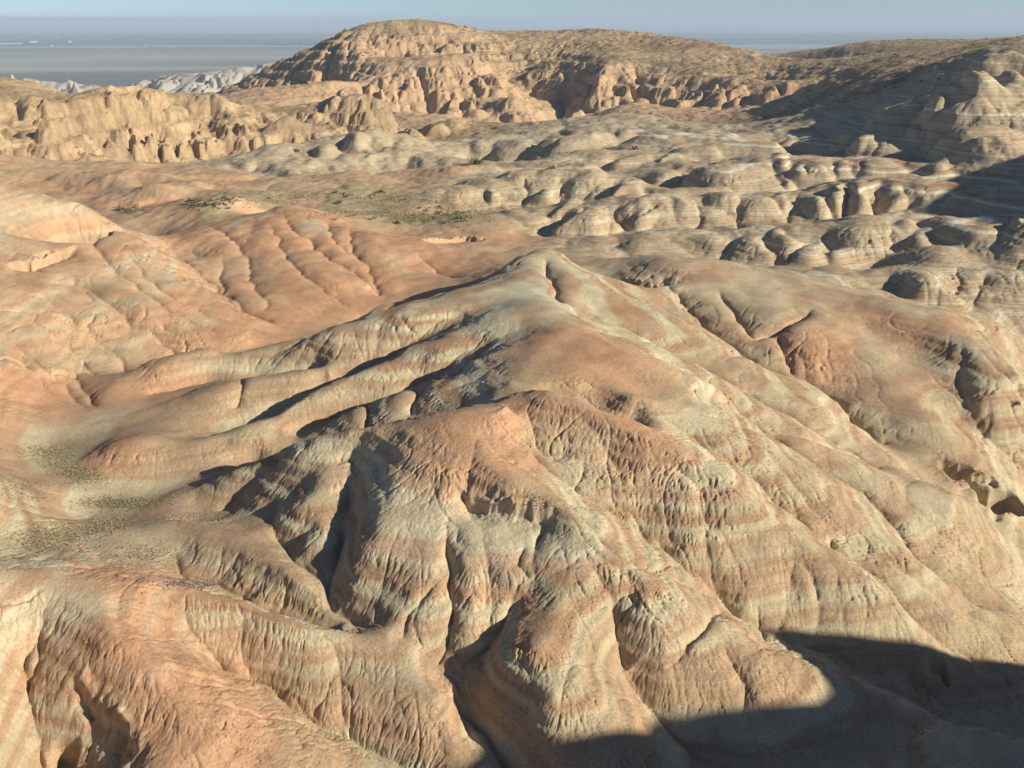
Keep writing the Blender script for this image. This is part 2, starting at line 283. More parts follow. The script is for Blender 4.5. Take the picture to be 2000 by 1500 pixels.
def cubic_w(u, n):
    i = np.clip(np.floor(u).astype(int), 1, n - 3); t = u - i
    w = np.stack([-.5*t**3+t**2-.5*t, 1.5*t**3-2.5*t**2+1, -1.5*t**3+2*t**2+.5*t, .5*t**3-.5*t**2])
    return i, w
def lattice(grid, a, l):
    """bicubic lookup of a coarse lattice on the product grid l x a"""
    i, w = cubic_w((a - CA0) / (CA1 - CA0) * (CN - 1), CN)
    tmp = sum(grid[:, i - 1 + k] * w[k] for k in range(4))
    j, v = cubic_w((l - CL0) / (CL1 - CL0) * (CM - 1), CM)
    return sum(tmp[j - 1 + k, :] * v[k][:, None] for k in range(4))
CD = np.exp(cl)
def cast(px, py, dmin=20.0):
    """first point of the base surface met by the sight line through a photo pixel"""
    a, t = ray(px, py)
    i, w = cubic_w(np.array([(a - CA0) / (CA1 - CA0) * (CN - 1)]), CN)
    col = sum(CZ[:, i[0] - 1 + k] * w[k][0] for k in range(4))
    f = col - t * CD
    ok = np.where((f[1:] >= 0) & (f[:-1] < 0) & (CD[1:] > dmin))[0]
    if len(ok) == 0:
        k = int(np.argmax(np.where(CD > dmin, f / CD, -9))); D = CD[k]
    else:
        k = ok[0]; u = f[k] / (f[k] - f[k + 1]); D = CD[k] + u * (CD[k + 1] - CD[k])
    return D * math.sin(a), D * math.cos(a), t * D

# ------------------------------------------------------------------ noise helpers
def blur_tile(nz, s):
    f = np.fft.fftfreq(nz.shape[0])
    g = np.exp(-2 * (math.pi * s) ** 2 * (f[:, None] ** 2 + f[None] ** 2))
    o = np.fft.ifft2(np.fft.fft2(nz) * g).real
    return ((o - o.mean()) / o.std()).astype(np.float32)
TN = 1024
TILE = blur_tile(rng.standard_normal((TN, TN)), 4.0)      # correlation length about 8 texels
TILE2 = blur_tile(rng.standard_normal((TN, TN)), 4.0)
def tile(x, y, size, which=TILE):
    """band-limited noise with features of about `size` metres"""
    k = 10.0 / size
    u = x * k; v = y * k
    i = np.floor(u); j = np.floor(v); fu = (u - i).astype(np.float32); fv = (v - j).astype(np.float32)
    i = i.astype(np.int64) & (TN - 1); j = j.astype(np.int64) & (TN - 1)
    i2 = (i + 1) & (TN - 1); j2 = (j + 1) & (TN - 1)
    return (which[j, i] * (1-fu) + which[j, i2] * fu) * (1-fv) + (which[j2, i] * (1-fu) + which[j2, i2] * fu) * fv
def fbm(x, y, size, octv=4, gain=0.5, which=TILE):
    o = 0; a = 1; tot = 0
    for k in range(octv):
        o = o + a * tile(x + 37.3 * k, y - 91.7 * k, size, which); tot += a * a; a *= gain; size *= 0.5
    return o / math.sqrt(tot)
def worley(x, y, size, seed=0):
    """distance to nearest and second nearest scattered point, in cells"""
    r = np.random.default_rng(seed); jx = r.random((256, 256)).astype(np.float32); jy = r.random((256, 256)).astype(np.float32)
    u = x / size; v = y / size; i = np.floor(u).astype(int); j = np.floor(v).astype(int)
    f1 = np.full(x.shape, 9.0, np.float32); f2 = f1.copy()
    for a in (-1, 0, 1):
        for b in (-1, 0, 1):
            ii = i + a; jj = j + b
            d = (ii + jx[jj & 255, ii & 255] - u) ** 2 + (jj + jy[jj & 255, ii & 255] - v) ** 2
            f2 = np.minimum(f2, np.maximum(d, f1)); f1 = np.minimum(f1, d)
    return np.sqrt(f1), np.sqrt(f2)
def strata1d(zs, period, seed):
    r = np.random.default_rng(seed).random(400)
    u = zs / period + 200; i = np.floor(u).astype(int) % 399; t = u - np.floor(u); t = t * t * (3 - 2 * t)
    return r[i] * (1 - t) + r[i + 1] * t
def sstep(a, b, x):
    t = np.clip((x - a) / (b - a), 0, 1); return t * t * (3 - 2 * t)
def blurg(a, s):
    """small separable blur on the grid"""
    k = int(3 * s) + 1; w = np.exp(-0.5 * (np.arange(-k, k + 1) / s) ** 2); w /= w.sum()
    for ax in (0, 1):
        p = np.pad(a, [(k, k) if q == ax else (0, 0) for q in (0, 1)], mode='edge')
        a = sum(w[m] * (p[m:m + a.shape[0], :] if ax == 0 else p[:, m:m + a.shape[1]]) for m in range(2 * k + 1))
    return a

# ------------------------------------------------------------------ traced gullies: depth, width, then photo columns/rows
GULLY = [
 (13,8,[(1168,112),(1135,135),(1110,160),(1095,185),(1078,225)]),(6,5,[(1240,125),(1252,160),(1262,200)]),(7,6,[(905,110),(935,125),(1000,130)]),(6,5,[(895,160),(900,190),(905,225)]),
 (0.63,1.1,[(120,520),(200,590),(300,640),(380,680)]),(0.7,1,[(60,560),(140,620),(230,690),(270,720)]),(0.63,0.9,[(0,640),(60,690),(130,750),(165,790)]),(0.7,1,[(330,480),(400,540),(470,590),(560,640)]),(0.63,1,[(520,430),(560,500),(620,560),(690,600)]),(0.63,1,[(760,450),(800,490),(860,530),(900,545)]),(0.56,0.9,[(640,430),(650,470),(700,500)]),
 (0.9,0.7,[(1190,1120),(1205,1170),(1195,1210),(1225,1270),(1222,1290)]),
 (0.9,0.7,[(1020,1120),(1000,1190),(950,1240),(890,1300)]),
 (0.9,0.7,[(870,1010),(862,1060),(880,1130),(888,1200),(880,1240),(845,1288)]),
 (0.5,0.4,[(1205,1210),(1235,1170),(1230,1150)]),(0.5,0.4,[(860,1110),(800,1180),(790,1230)]),(0.4,0.4,[(1030,1120),(1010,1090),(1020,1060)]),
 (0.5,0.4,[(75,1210),(70,1260),(45,1300)]),(0.8,0.7,[(1060,500),(1075,530),(1085,560),(1100,590)]),(0.9,0.8,[(1400,560),(1430,600),(1460,640),(1470,660)]),
 (1.2,0.9,[(1590,600),(1540,630),(1500,650),(1480,655)]),(0.8,0.7,[(1520,640),(1535,690),(1560,725)]),
 (0.5,0.4,[(1500,1250),(1490,1200),(1480,1130)]),(0.5,0.5,[(1290,1330),(1360,1250),(1420,1180)]),(0.5,0.4,[(1450,1400),(1460,1320),(1420,1260)]),
 (0.9,0.7,[(715,760),(712,800),(720,830)]),(0.8,0.6,[(815,750),(810,790),(800,810)]),(0.784,0.94,[(620,690),(600,700),(590,720)]),(0.5,0.4,[(470,740),(475,780),(440,800)]),
 (0.735,1.4,[(760,590),(690,620),(610,650),(520,690)]),
 (0.889,1.6,[(230,440),(300,470),(340,480),(400,500)]),
 (0.784,1.4,[(400,440),(450,460),(480,500),(490,540),(520,600)]),
 (0.784,1.4,[(550,410),(570,450),(600,460),(620,490),(700,530),(745,575)]),
 (0.784,1.4,[(680,445),(690,490),(720,520),(740,570)]),
 (0.735,1.2,[(440,500),(430,530),(440,580),(530,620)]),
 (0.735,1.1,[(155,420),(160,450),(200,500),(260,550),(340,610),(420,650)]),
 (0.735,1.1,[(240,470),(270,520),(330,570),(420,610),(520,650)]),
 (0.63,0.94,[(100,520),(180,560),(250,610),(330,660),(370,690)]),
 (0.7,0.81,[(30,600),(90,640),(150,690),(190,730)]),
 (0.63,0.81,[(130,700),(170,760),(190,790)]),
 (0.595,0.68,[(20,660),(60,720),(100,770)]),
 (1,1.3,[(1020,350),(1030,370),(1020,400)]),
 (1.2,1.3,[(1098,345),(1095,370),(1090,405)]),
 (1.2,1.3,[(1195,350),(1200,370),(1190,392)]),
 (1.2,1.3,[(1330,345),(1330,365),(1320,380)]),
 (1,1.2,[(1360,390),(1370,420),(1360,450)]),
 (1,1.2,[(1290,395),(1260,420),(1258,440)]),
 (1,1.2,[(1210,400),(1200,430),(1180,465)]),
 (1,1.2,[(1140,410),(1130,440),(1060,465)]),
 (1.2,1.2,[(1445,400),(1440,430),(1445,450)]),
 (1.2,1.3,[(1600,375),(1610,400),(1640,430)]),
 (1.2,1.3,[(1655,370),(1655,400),(1650,430)]),
 (1.2,1.3,[(1705,365),(1710,395),(1708,425)]),
 (1,1.3,[(1760,365),(1770,390),(1770,410)]),
 (1,1.2,[(1560,380),(1545,410),(1540,440)]),
 (1,1.2,[(1570,320),(1575,345),(1575,365)]),
 (1,1.2,[(1625,318),(1630,340),(1630,355)]),
 (1,1.2,[(1680,318),(1680,335),(1680,350)]),
 (1,1.2,[(1735,445),(1740,480),(1750,500)]),
 (1,1.2,[(1600,470),(1560,500),(1530,525)]),
 (0.8,1,[(1870,520),(1870,560),(1865,600)]),
 (0.8,1,[(1930,530),(1905,570),(1900,600)]),
 (1,1.2,[(1710,250),(1715,275),(1705,310)]),
 (1,1.2,[(1790,240),(1795,270),(1800,300)]),
 (0.8,0.9,[(1560,280),(1540,295),(1510,310)]),
]

CAVES = [(258,285,3.0,5),(305,300,1.2,3),(372,278,2.4,4),(430,268,3.0,5),(338,280,1.6,4),(242,232,1.4,3),(225,232,1.2,3),(1862,912,.9,2.2),(1885,918,.8,2.0),(1940,972,1.5,2.6),(1975,980,1.4,2.4),(100,1478,.8,2),(1838,1300,.5,1.2)]
def add_mounds(x, y, z, a, l, items, sharp):
    E_ = np.exp(l)
    for (a0, zt, rr, ry, H, D) in items:
        i0, i1 = np.searchsorted(a, [a0 - 1.8 * rr / D, a0 + 1.8 * rr / D]); j0, j1 = np.searchsorted(E_, [D - 1.9 * ry, D + 4.6 * ry])
        if i1 - i0 < 2 or j1 - j0 < 2: continue
        xs, ys = x[j0:j1, i0:i1], y[j0:j1, i0:i1]
        wob = 0.22 * tile(xs, ys, rr * 1.1) ; wob2 = 0.22 * tile(xs + 53, ys, rr * 1.1, TILE2)
        u = (a[i0:i1] - a0)[None] * D / rr + wob; v = (E_[j0:j1, None] - D - 0.15 * ry) / ry + wob2
        v = np.where(v > 0, v * 0.36, v)
        d2 = u * u + v * v
        zd = zt - H * (0.85 * d2 + 0.15 * d2 * d2) if not sharp else zt - H * (0.6 * d2 + 0.4 * d2 * d2)
        zz = z[j0:j1, i0:i1]; k = (0.12 if sharp else 0.28) * min(1.0, rr / 3)
        df = np.clip((zd - zz) / k, -30, 30)
        z[j0:j1, i0:i1] = zz + k * np.log1p(np.exp(df))
    return z
SCARPS = [(.75,[(890,935),(940,962),(1000,972),(1050,982),(1090,988)]),(1.3,[(0,510),(60,512),(110,495),(150,480)]),(1.2,[(165,455),(190,462),(225,460)]),
 (1.0,[(1840,905),(1880,912),(1920,925),(1960,945)]),(1.2,[(820,470),(860,468),(900,462),(950,470)]),(.7,[(1210,545),(1260,550),(1300,560)]),(1.0,[(140,1290),(190,1340),(240,1400),(270,1440)])]
def add_scarps(x, y, z):
    for (h, path) in SCARPS:
        P = np.array([cast(*p)[:2] for p in path]); lo = P.min(0) - 6; hi = P.max(0) + 6
        idx = np.nonzero((x > lo[0]) & (x < hi[0]) & (y > lo[1]) & (y < hi[1])); xs, ys = x[idx], y[idx]
        best = np.full(xs.shape, 1e9); side = np.zeros(xs.shape); par = np.zeros(xs.shape)
        for k in range(len(P) - 1):
            p, q = P[k], P[k + 1]; d = q - p; L2 = float(d @ d) + 1e-9
            t = ((xs - p[0]) * d[0] + (ys - p[1]) * d[1]) / L2; tc = np.clip(t, 0, 1)
            dd = (xs - p[0] - tc * d[0]) ** 2 + (ys - p[1] - tc * d[1]) ** 2
            b = dd < best; best[b] = dd[b]; side[b] = (d[0] * (ys[b] - p[1]) - d[1] * (xs[b] - p[0])) / math.sqrt(L2); par[b] = (k + tc[b]) / (len(P) - 1)
        dn = -side + 0.16 * fbm(xs, ys, 1.6, 3, .6)
        fade = np.clip(par * 6, 0, 1) * np.clip((1 - par) * 6, 0, 1) * np.exp(-np.maximum(np.sqrt(best) - np.abs(side) - .2, 0) / .5)
        z[idx] -= h * fade * sstep(0.0, 0.22, dn) * np.exp(-np.maximum(dn, 0) / 2.2)
        z[idx] += 0.12 * h * fade * np.exp(-(dn / 0.5) ** 2) * fbm(xs + 9, ys, .7, 2, .7)
    return z
def add_caves(x, y, z):
    for (px, py, r, dep) in CAVES:
        P = cast(px, py)
        m = (np.abs(x - P[0]) < 3 * r) & (np.abs(y - P[1]) < 3 * r); idx = np.nonzero(m)
        d = np.hypot(x[idx] - P[0], (y[idx] - P[1]) * .8) / r + .3 * tile(x[idx], y[idx], r)
        z[idx] -= dep * np.exp(-np.maximum(d, 0) ** 4)
    return z

# ------------------------------------------------------------------ grids
def rows(segs):
    out = []
    for (d0, d1, m) in segs: out.append(np.linspace(math.log(d0), math.log(d1), m, endpoint=False))
    return np.concatenate(out + [[math.log(segs[-1][1])]])
def smooth_rows(segs):
    l = rows(segs); k = 25; w = np.ones(2 * k + 1) / (2 * k + 1)
    p = np.r_[l[0] + (l[1] - l[0]) * np.arange(-k, 0), l, l[-1] + (l[-1] - l[-2]) * np.arange(1, k + 1)]
    return np.convolve(p, w, 'valid')
Q = 1.0
LG = smooth_rows([(18, 34, int(44*Q)), (34, 140, int(590*Q)), (140, 300, int(270*Q)), (300, 640, int(300*Q)), (640, 1300, int(36*Q))])
AG = np.linspace(R(-41.5), R(41.5), int(1040*Q))
print('grid', len(LG), len(AG), len(LG) * len(AG))

def metric_grad(z, a, l):
    """slope of z along east and north on a polar grid"""
    D = np.exp(l)[:, None]
    zl = np.gradient(z, l, axis=0) / D; za = np.gradient(z, a, axis=1) / D
    s, c = np.sin(a)[None], np.cos(a)[None]
    return zl * s + za * c, zl * c - za * s

def streak(x, y, gx, gy, size, length, K=7, which=TILE, warp=0.0):
    """noise smeared along the fall line: a field that is long downslope and short across"""
    if warp:
        wx = tile(x, y, size * 3, TILE2) * warp * size; wy = tile(x + 500, y - 300, size * 3, TILE2) * warp * size
        x = x + wx; y = y + wy
    o = 0; tot = 0
    for k in range(-K, K + 1):
        w = math.exp(-2.0 * (k / K) ** 2); h = length * k / K
        o = o + w * tile(x + gx * h, y + gy * h, size, which); tot += w
    o = o / tot
    return o / max(1e-6, float(o[::7, ::7].std()))

def region_weights(a, l):
    """soft membership of every survey region, from the nearest survey points"""
    g = np.zeros((len(names), CM // 4, CN // 2), np.float32)
    aa = np.linspace(CA0, CA1, CN // 2); ll = np.linspace(CL0, CL1, CM // 4)
    A2, L2 = np.meshgrid(aa, ll)
    d = (A2[..., None] - X[:, 0]) ** 2 + (L2[..., None] - X[:, 1]) ** 2
    k = 1.0 / (d + 2e-4) ** 2
    for q in range(len(names)): g[q] = k[..., REG == q].sum(-1)
    g /= g.sum(0)
    ia = np.clip((a - CA0) / (CA1 - CA0) * (CN // 2 - 1), 0, CN // 2 - 1.001); il = np.clip((l - CL0) / (CL1 - CL0) * (CM // 4 - 1), 0, CM // 4 - 1.001)
    i = ia.astype(int); fi = (ia - i).astype(np.float32); j = il.astype(int); fj = (il - j).astype(np.float32)
    res = []
    for q in range(len(names)):
        t = g[q][:, i] * (1 - fi) + g[q][:, i + 1] * fi
        res.append(t[j] * (1 - fj)[:, None] + t[j + 1] * fj[:, None])
    return dict(zip(names, res))

def carve(x, y, z, traces):
    for (dep, wid, path) in traces + [(g_[0] * .85, g_[1], g_[2]) for g_ in GULLY3]:
        P = [cast(*p) for p in path] if abs(path[0][0]) + abs(path[0][1]) > 330 or path in [t_[2] for t_ in traces] else path
        # finer, slightly wandering polyline
        Q2 = []
        for (p, q) in zip(P[:-1], P[1:]):
            if math.dist(p[:2], q[:2]) > (25 if wid < 4 else 120): continue
            m = max(2, int(math.dist(p[:2], q[:2]) / 0.8))
            for k in range(m):
                u = k / m; Q2.append((p[0] + (q[0]-p[0]) * u, p[1] + (q[1]-p[1]) * u))
        Q2.append(P[-1][:2])
        Q2 = np.array(Q2)
        if len(Q2) > 6:
            Q2[:, 0] = np.convolve(np.pad(Q2[:, 0], 3, mode='edge'), np.ones(7)/7, 'valid'); Q2[:, 1] = np.convolve(np.pad(Q2[:, 1], 3, mode='edge'), np.ones(7)/7, 'valid')
        Q2[:, 0] += 0.25 * tile(Q2[:, 0], Q2[:, 1], 1.6) * min(1, wid); Q2[:, 1] += 0.25 * tile(Q2[:, 0] + 99, Q2[:, 1], 1.6) * min(1, wid)
        mar = wid * 5
        lo = Q2.min(0) - mar; hi = Q2.max(0) + mar
        m = (x > lo[0]) & (x < hi[0]) & (y > lo[1]) & (y < hi[1])
        idx = np.nonzero(m)
        if len(idx[0]) == 0: continue
        xs = x[idx]; ys = y[idx]; best = np.full(xs.shape, 1e9); par = np.zeros(xs.shape)
        for k in range(len(Q2) - 1):
            p, q = Q2[k], Q2[k + 1]; d = q - p; L2 = float(d @ d) + 1e-9
            t = np.clip(((xs - p[0]) * d[0] + (ys - p[1]) * d[1]) / L2, 0, 1)
            dd = (xs - p[0] - t * d[0]) ** 2 + (ys - p[1] - t * d[1]) ** 2
            b = dd < best; best[b] = dd[b]; par[b] = (k + t[b]) / (len(Q2) - 1)
        r = np.sqrt(best)
        taper = np.clip(par * 4, 0.12, 1) * (0.6 + 0.4 * np.clip((1 - par) * 6, 0, 1))
        z[idx] -= dep * taper * (0.62 * np.exp(-r / (wid * 0.42)) + 0.38 * np.exp(-(r / (wid * 1.7)) ** 2))
    return z

MTA = [ray(p, 100)[0] for p in (640, 700, 760, 860, 920, 960, 1000, 1060, 1110, 1150, 1172, 1200, 1250, 1350, 1450, 1550, 1600)]; MTD = (577, 574, 577, 582, 575, 545, 535, 545, 552, 540, 505, 545, 538, 520, 510, 489, 489)
def build_height(a, l, fine=True):
    z = lattice(CZ, a, l)
    D = np.exp(l)[:, None] * np.ones((1, len(a)))
    x = D * np.sin(a)[None]; y = D * np.cos(a)[None]
    w = region_weights(a, l)
    g0 = np.hypot(*metric_grad(z, a, l)); steep = sstep(0.18, 0.55, g0)
    if not fine: return x, y, z, w, steep
    # rounded lobes with sharp creases
    lob = (w['banded_hills'] * 1.0 + w['striped_hills'] * 0.9 + w['east_slope'] * 0.35 + w['scrub_hills'] * .3 + w['red_hills'] * .45 + w['east_ridge'] * .5)
    wx = x + 1.3 * tile(x, y, 9); wy = y + 1.3 * tile(x + 77, y + 31, 9)
    f1, f2 = worley(wx * 1.0, wy * 0.8, 9.5, 3)
    z = z + lob * (0.65 + 0.35 * steep) * 2.1 * (0.45 - f1 ** 2) * sstep(90, 150, D)
    f1, f2 = worley(wx, wy, 4.6, 5)
    z = z + lob * (0.5 + 0.5 * steep) * 0.8 * (0.45 - f1 ** 2) * sstep(90, 140, D)
    rf = w['red_flats'] * sstep(190, 230, D)
    z = z + rf * (1.1 * np.maximum(0, fbm(x * .6, y * 1.5, 15, 2)) + .5 * np.maximum(0, fbm(x * .7, y * 1.3 + 40, 7, 2, .5, TILE2)))
    f1, f2 = worley(wx * .8, wy * 1.1, 8.0, 9)
    z = z + rf * 1.3 * (0.45 - f1 ** 2) * sstep(-.2, .5, tile(x, y, 40) + .3)
    # gentle swells
    z = z + 0.28 * fbm(x, y, 7.0, 3) * (0.4 + 0.6 * steep) * (1 - w['dry_wash'])
    zs0 = z.copy()
    z = add_mounds(x, y, z, a, l, [m_[1:] for m_ in MD if m_[0] == 0], False); z = add_mounds(x, y, z, a, l, [m_[1:] for m_ in MD if m_[0] == 1], True)
    z = carve(x, y, z, GULLY); z = add_scarps(x, y, z); z = add_caves(x, y, z)
    # cliff and mesa fluting
    rock = np.clip(w['mesa'] + w['sandstone_cliffs'] * .95 + w['striped_hills'] * .5 + w['scrub_hills'] * .35, 0, 1)
    gx, gy = metric_grad(blurg(0.4 * zs0 + 0.6 * z, 9), a, l); g = np.hypot(gx, gy) + 1e-6; ux, uy = gx / g, gy / g; st = sstep(0.12, 0.5, g)
    far = D > 230; r0 = int(np.searchsorted(np.exp(l), 200))
    def sl(v): return v[r0:]
    if True:
        xs, ys, us, vs = sl(x), sl(y), sl(ux), sl(uy)
        s1 = streak(xs, ys, us, vs, 17, 26, 9, TILE, .2); s2 = streak(xs, ys, us, vs, 6.5, 12, 8, TILE2, .25)
        top_ = 1 - .75 * sl(w['mesa']) * sstep(-8, 12, sl(D) - np.interp(a, MTA, MTD)[None])
        cut = top_ * 5.6 * np.exp(-np.abs(s1) / 0.45) + top_ * 2.0 * np.exp(-np.abs(s2) / 0.45)
        z[r0:] -= sl(rock) * sl(st) * cut * sstep(200, 260, sl(D))
        s3 = streak(xs, ys, us, vs, 3.0, 5, 5, TILE, .25)
        z[r0:] -= (0.15 + sl(rock)) * sl(st) * 0.95 * np.exp(-np.abs(s3) / 0.4) * sstep(200, 260, sl(D))
        ss = sl(w['sandstone_cliffs']) * sl(st)
        fw1, fw2 = worley(xs + 1.2 * tile(xs, ys, 6), ys + 1.2 * tile(xs + 31, ys, 6), 5.5, 31)
        z[r0:] += ss * (0.8 * (0.5 - fw1 ** 2) - 0.8 * np.exp(-(fw2 - fw1) / 0.07))
        fw1, fw2 = worley(xs, ys, 2.3, 33)
        z[r0:] += ss * (0.25 * (0.5 - fw1 ** 2) - 0.2 * np.exp(-(fw2 - fw1) / 0.12))
        # hard layers stand out as ledges
        zt = sl(z) + 0.8 * tile(xs, ys, 30)
        z[r0:] += sl(rock) * sl(st) * (0.75 * np.sin(zt * 2 * math.pi / 5.3) + 0.35 * np.sin(zt * 2 * math.pi / 2.1 + 1))
        z[r0:] += sl(rock) * 0.22 * fbm(xs, ys, 4, 3, .6)
    # ribs and furrows running down the clay slopes
    rb = (w['central_ridge'] + w['foreground_hills'] * .6 + w['east_slope'] + w['left_flank'] * .7 + w['west_hillside'] * .6 + w['red_hills'] * .6 + w['banded_hills'] * .8) * st
    r3 = int(np.searchsorted(np.exp(l), 330))
    sA = streak(x[:r3], y[:r3], ux[:r3], uy[:r3], 5.5, 9, 7, TILE2, .2)
    z[:r3] -= rb[:r3] * 0.38 * (np.exp(-np.abs(sA) / 0.3) + .5 * np.exp(-(sA / .8) ** 2))
    # rills on the soft slopes
    gx, gy = metric_grad(blurg(z, 5), a, l); g = np.hypot(gx, gy) + 1e-6; ux, uy = gx / g, gy / g; st = sstep(0.12, 0.5, g)
    soft = np.clip(1 - w['dry_wash'] * 1.2 - w['red_flats'] * .25, 0.05, 1)
    r1 = int(np.searchsorted(np.exp(l), 330))
    X1, Y1, U1, V1 = x[:r1], y[:r1], ux[:r1], uy[:r1]
    amp = (st * soft)[:r1] * (1 - rock[:r1])
    patch = (0.7 + 0.4 * np.clip(0.5 + fbm(X1, Y1, 7, 3, .6), 0, 1.4)) * (0.75 + 0.5 * strata1d(z[:r1] + 0.3 * tile(X1, Y1, 6), 0.8, 21))
    s0 = streak(X1, Y1, U1, V1, 2.2, 2.6, 7, TILE, .35)
    z[:r1] -= amp * (0.17 + 0.16 * sstep(85, 120, D[:r1])) * np.exp(-np.abs(s0) / 0.10) * patch
    sM = streak(X1, Y1, U1, V1, 1.25, 1.6, 6, TILE2, .35)
    z[:r1] -= amp * 0.22 * np.exp(-np.abs(sM) / 0.2) * patch * sstep(95, 150, D[:r1])
    r2 = int(np.searchsorted(np.exp(l), 165))
    X2, Y2, U2, V2 = X1[:r2], Y1[:r2], U1[:r2], V1[:r2]
    s1 = streak(X2, Y2, U2, V2, .44, 1.15, 7, TILE2, .3)
    z[:r2] -= (amp * patch)[:r2] * 0.105 * np.exp(-np.abs(s1) / 0.15)
    s2 = streak(X2, Y2, U2, V2, .26, .5, 6, TILE, .3)
    z[:r2] -= (amp * patch)[:r2] * 0.08 * np.exp(-np.abs(s2) / 0.22) * sstep(150, 90, D[:r2])
    zt = z[:r2] + 0.012 * X2 - 0.006 * Y2 + 0.25 * tile(X2, Y2, 9)
    z[:r2] += amp[:r2] * (0.05 * np.sin(zt * 2 * math.pi / .72) + 0.045 * np.sin(zt * 2 * math.pi / 1.9 + 1))
    z[:r2] += 0.012 * fbm(X2, Y2, .3, 2, .7) * (0.4 + 0.6 * amp[:r2])
    z += 0.05 * fbm(x, y, 1.5, 2) * sstep(120, 200, D)
    return x, y, z, w, steep

x, y, z, WR, STEEP = build_height(AG, LG)
print('height', round(time.time() - T0, 1))

# ------------------------------------------------------------------ colours of the beds
def srgb(r, g, b):
    f = lambda c: (c / 255) / 12.92 if c / 255 <= 0.04045 else ((c / 255 + 0.055) / 1.055) ** 2.4
    return np.array([f(r), f(g), f(b)])
def mix(c, d, t): return c * (1 - t[..., None]) + d * t[..., None]
REDSPOT = [(1130,665,7),(1180,715,6),(930,870,5),(1100,800,7),(1250,840,5),(270,1220,6),(330,1280,5),(390,1350,4.5),(400,1420,4),(230,880,3),(1600,680,6),(1780,615,9),(600,440,16),(500,430,16),(800,520,14),(600,560,12),(450,620,10),(80,770,8),(280,760,6),(250,1120,4),(700,1000,0)]
BEDS = [(-70,(186,157,123)),(-60,(194,173,137)),(-57,(186,155,121)),(-54,(196,177,143)),(-52.5,(185,146,112)),(-50,(196,173,135)),(-48.2,(185,144,110)),(-46.5,(198,181,147)),(-45,(183,146,112)),(-43.3,(200,183,149)),(-41.8,(187,148,114)),
 (-40.2,(183,144,108)),(-39.2,(198,179,143)),(-38.2,(185,142,108)),(-37.3,(200,187,153)),(-36.2,(183,140,104)),(-35.4,(200,185,149)),(-34.5,(187,146,112)),(-33.6,(202,191,159)),(-32.5,(202,189,157)),(-31.8,(191,152,120)),(-31.2,(195,164,124)),(-30.2,(195,160,118)),(-29.7,(193,144,106)),(-26,(195,142,104)),(-20,(189,150,116))]
BEDZ = np.array([relief(b[0]) for b in BEDS]); BEDC = np.array([srgb(*b[1]) for b in BEDS])
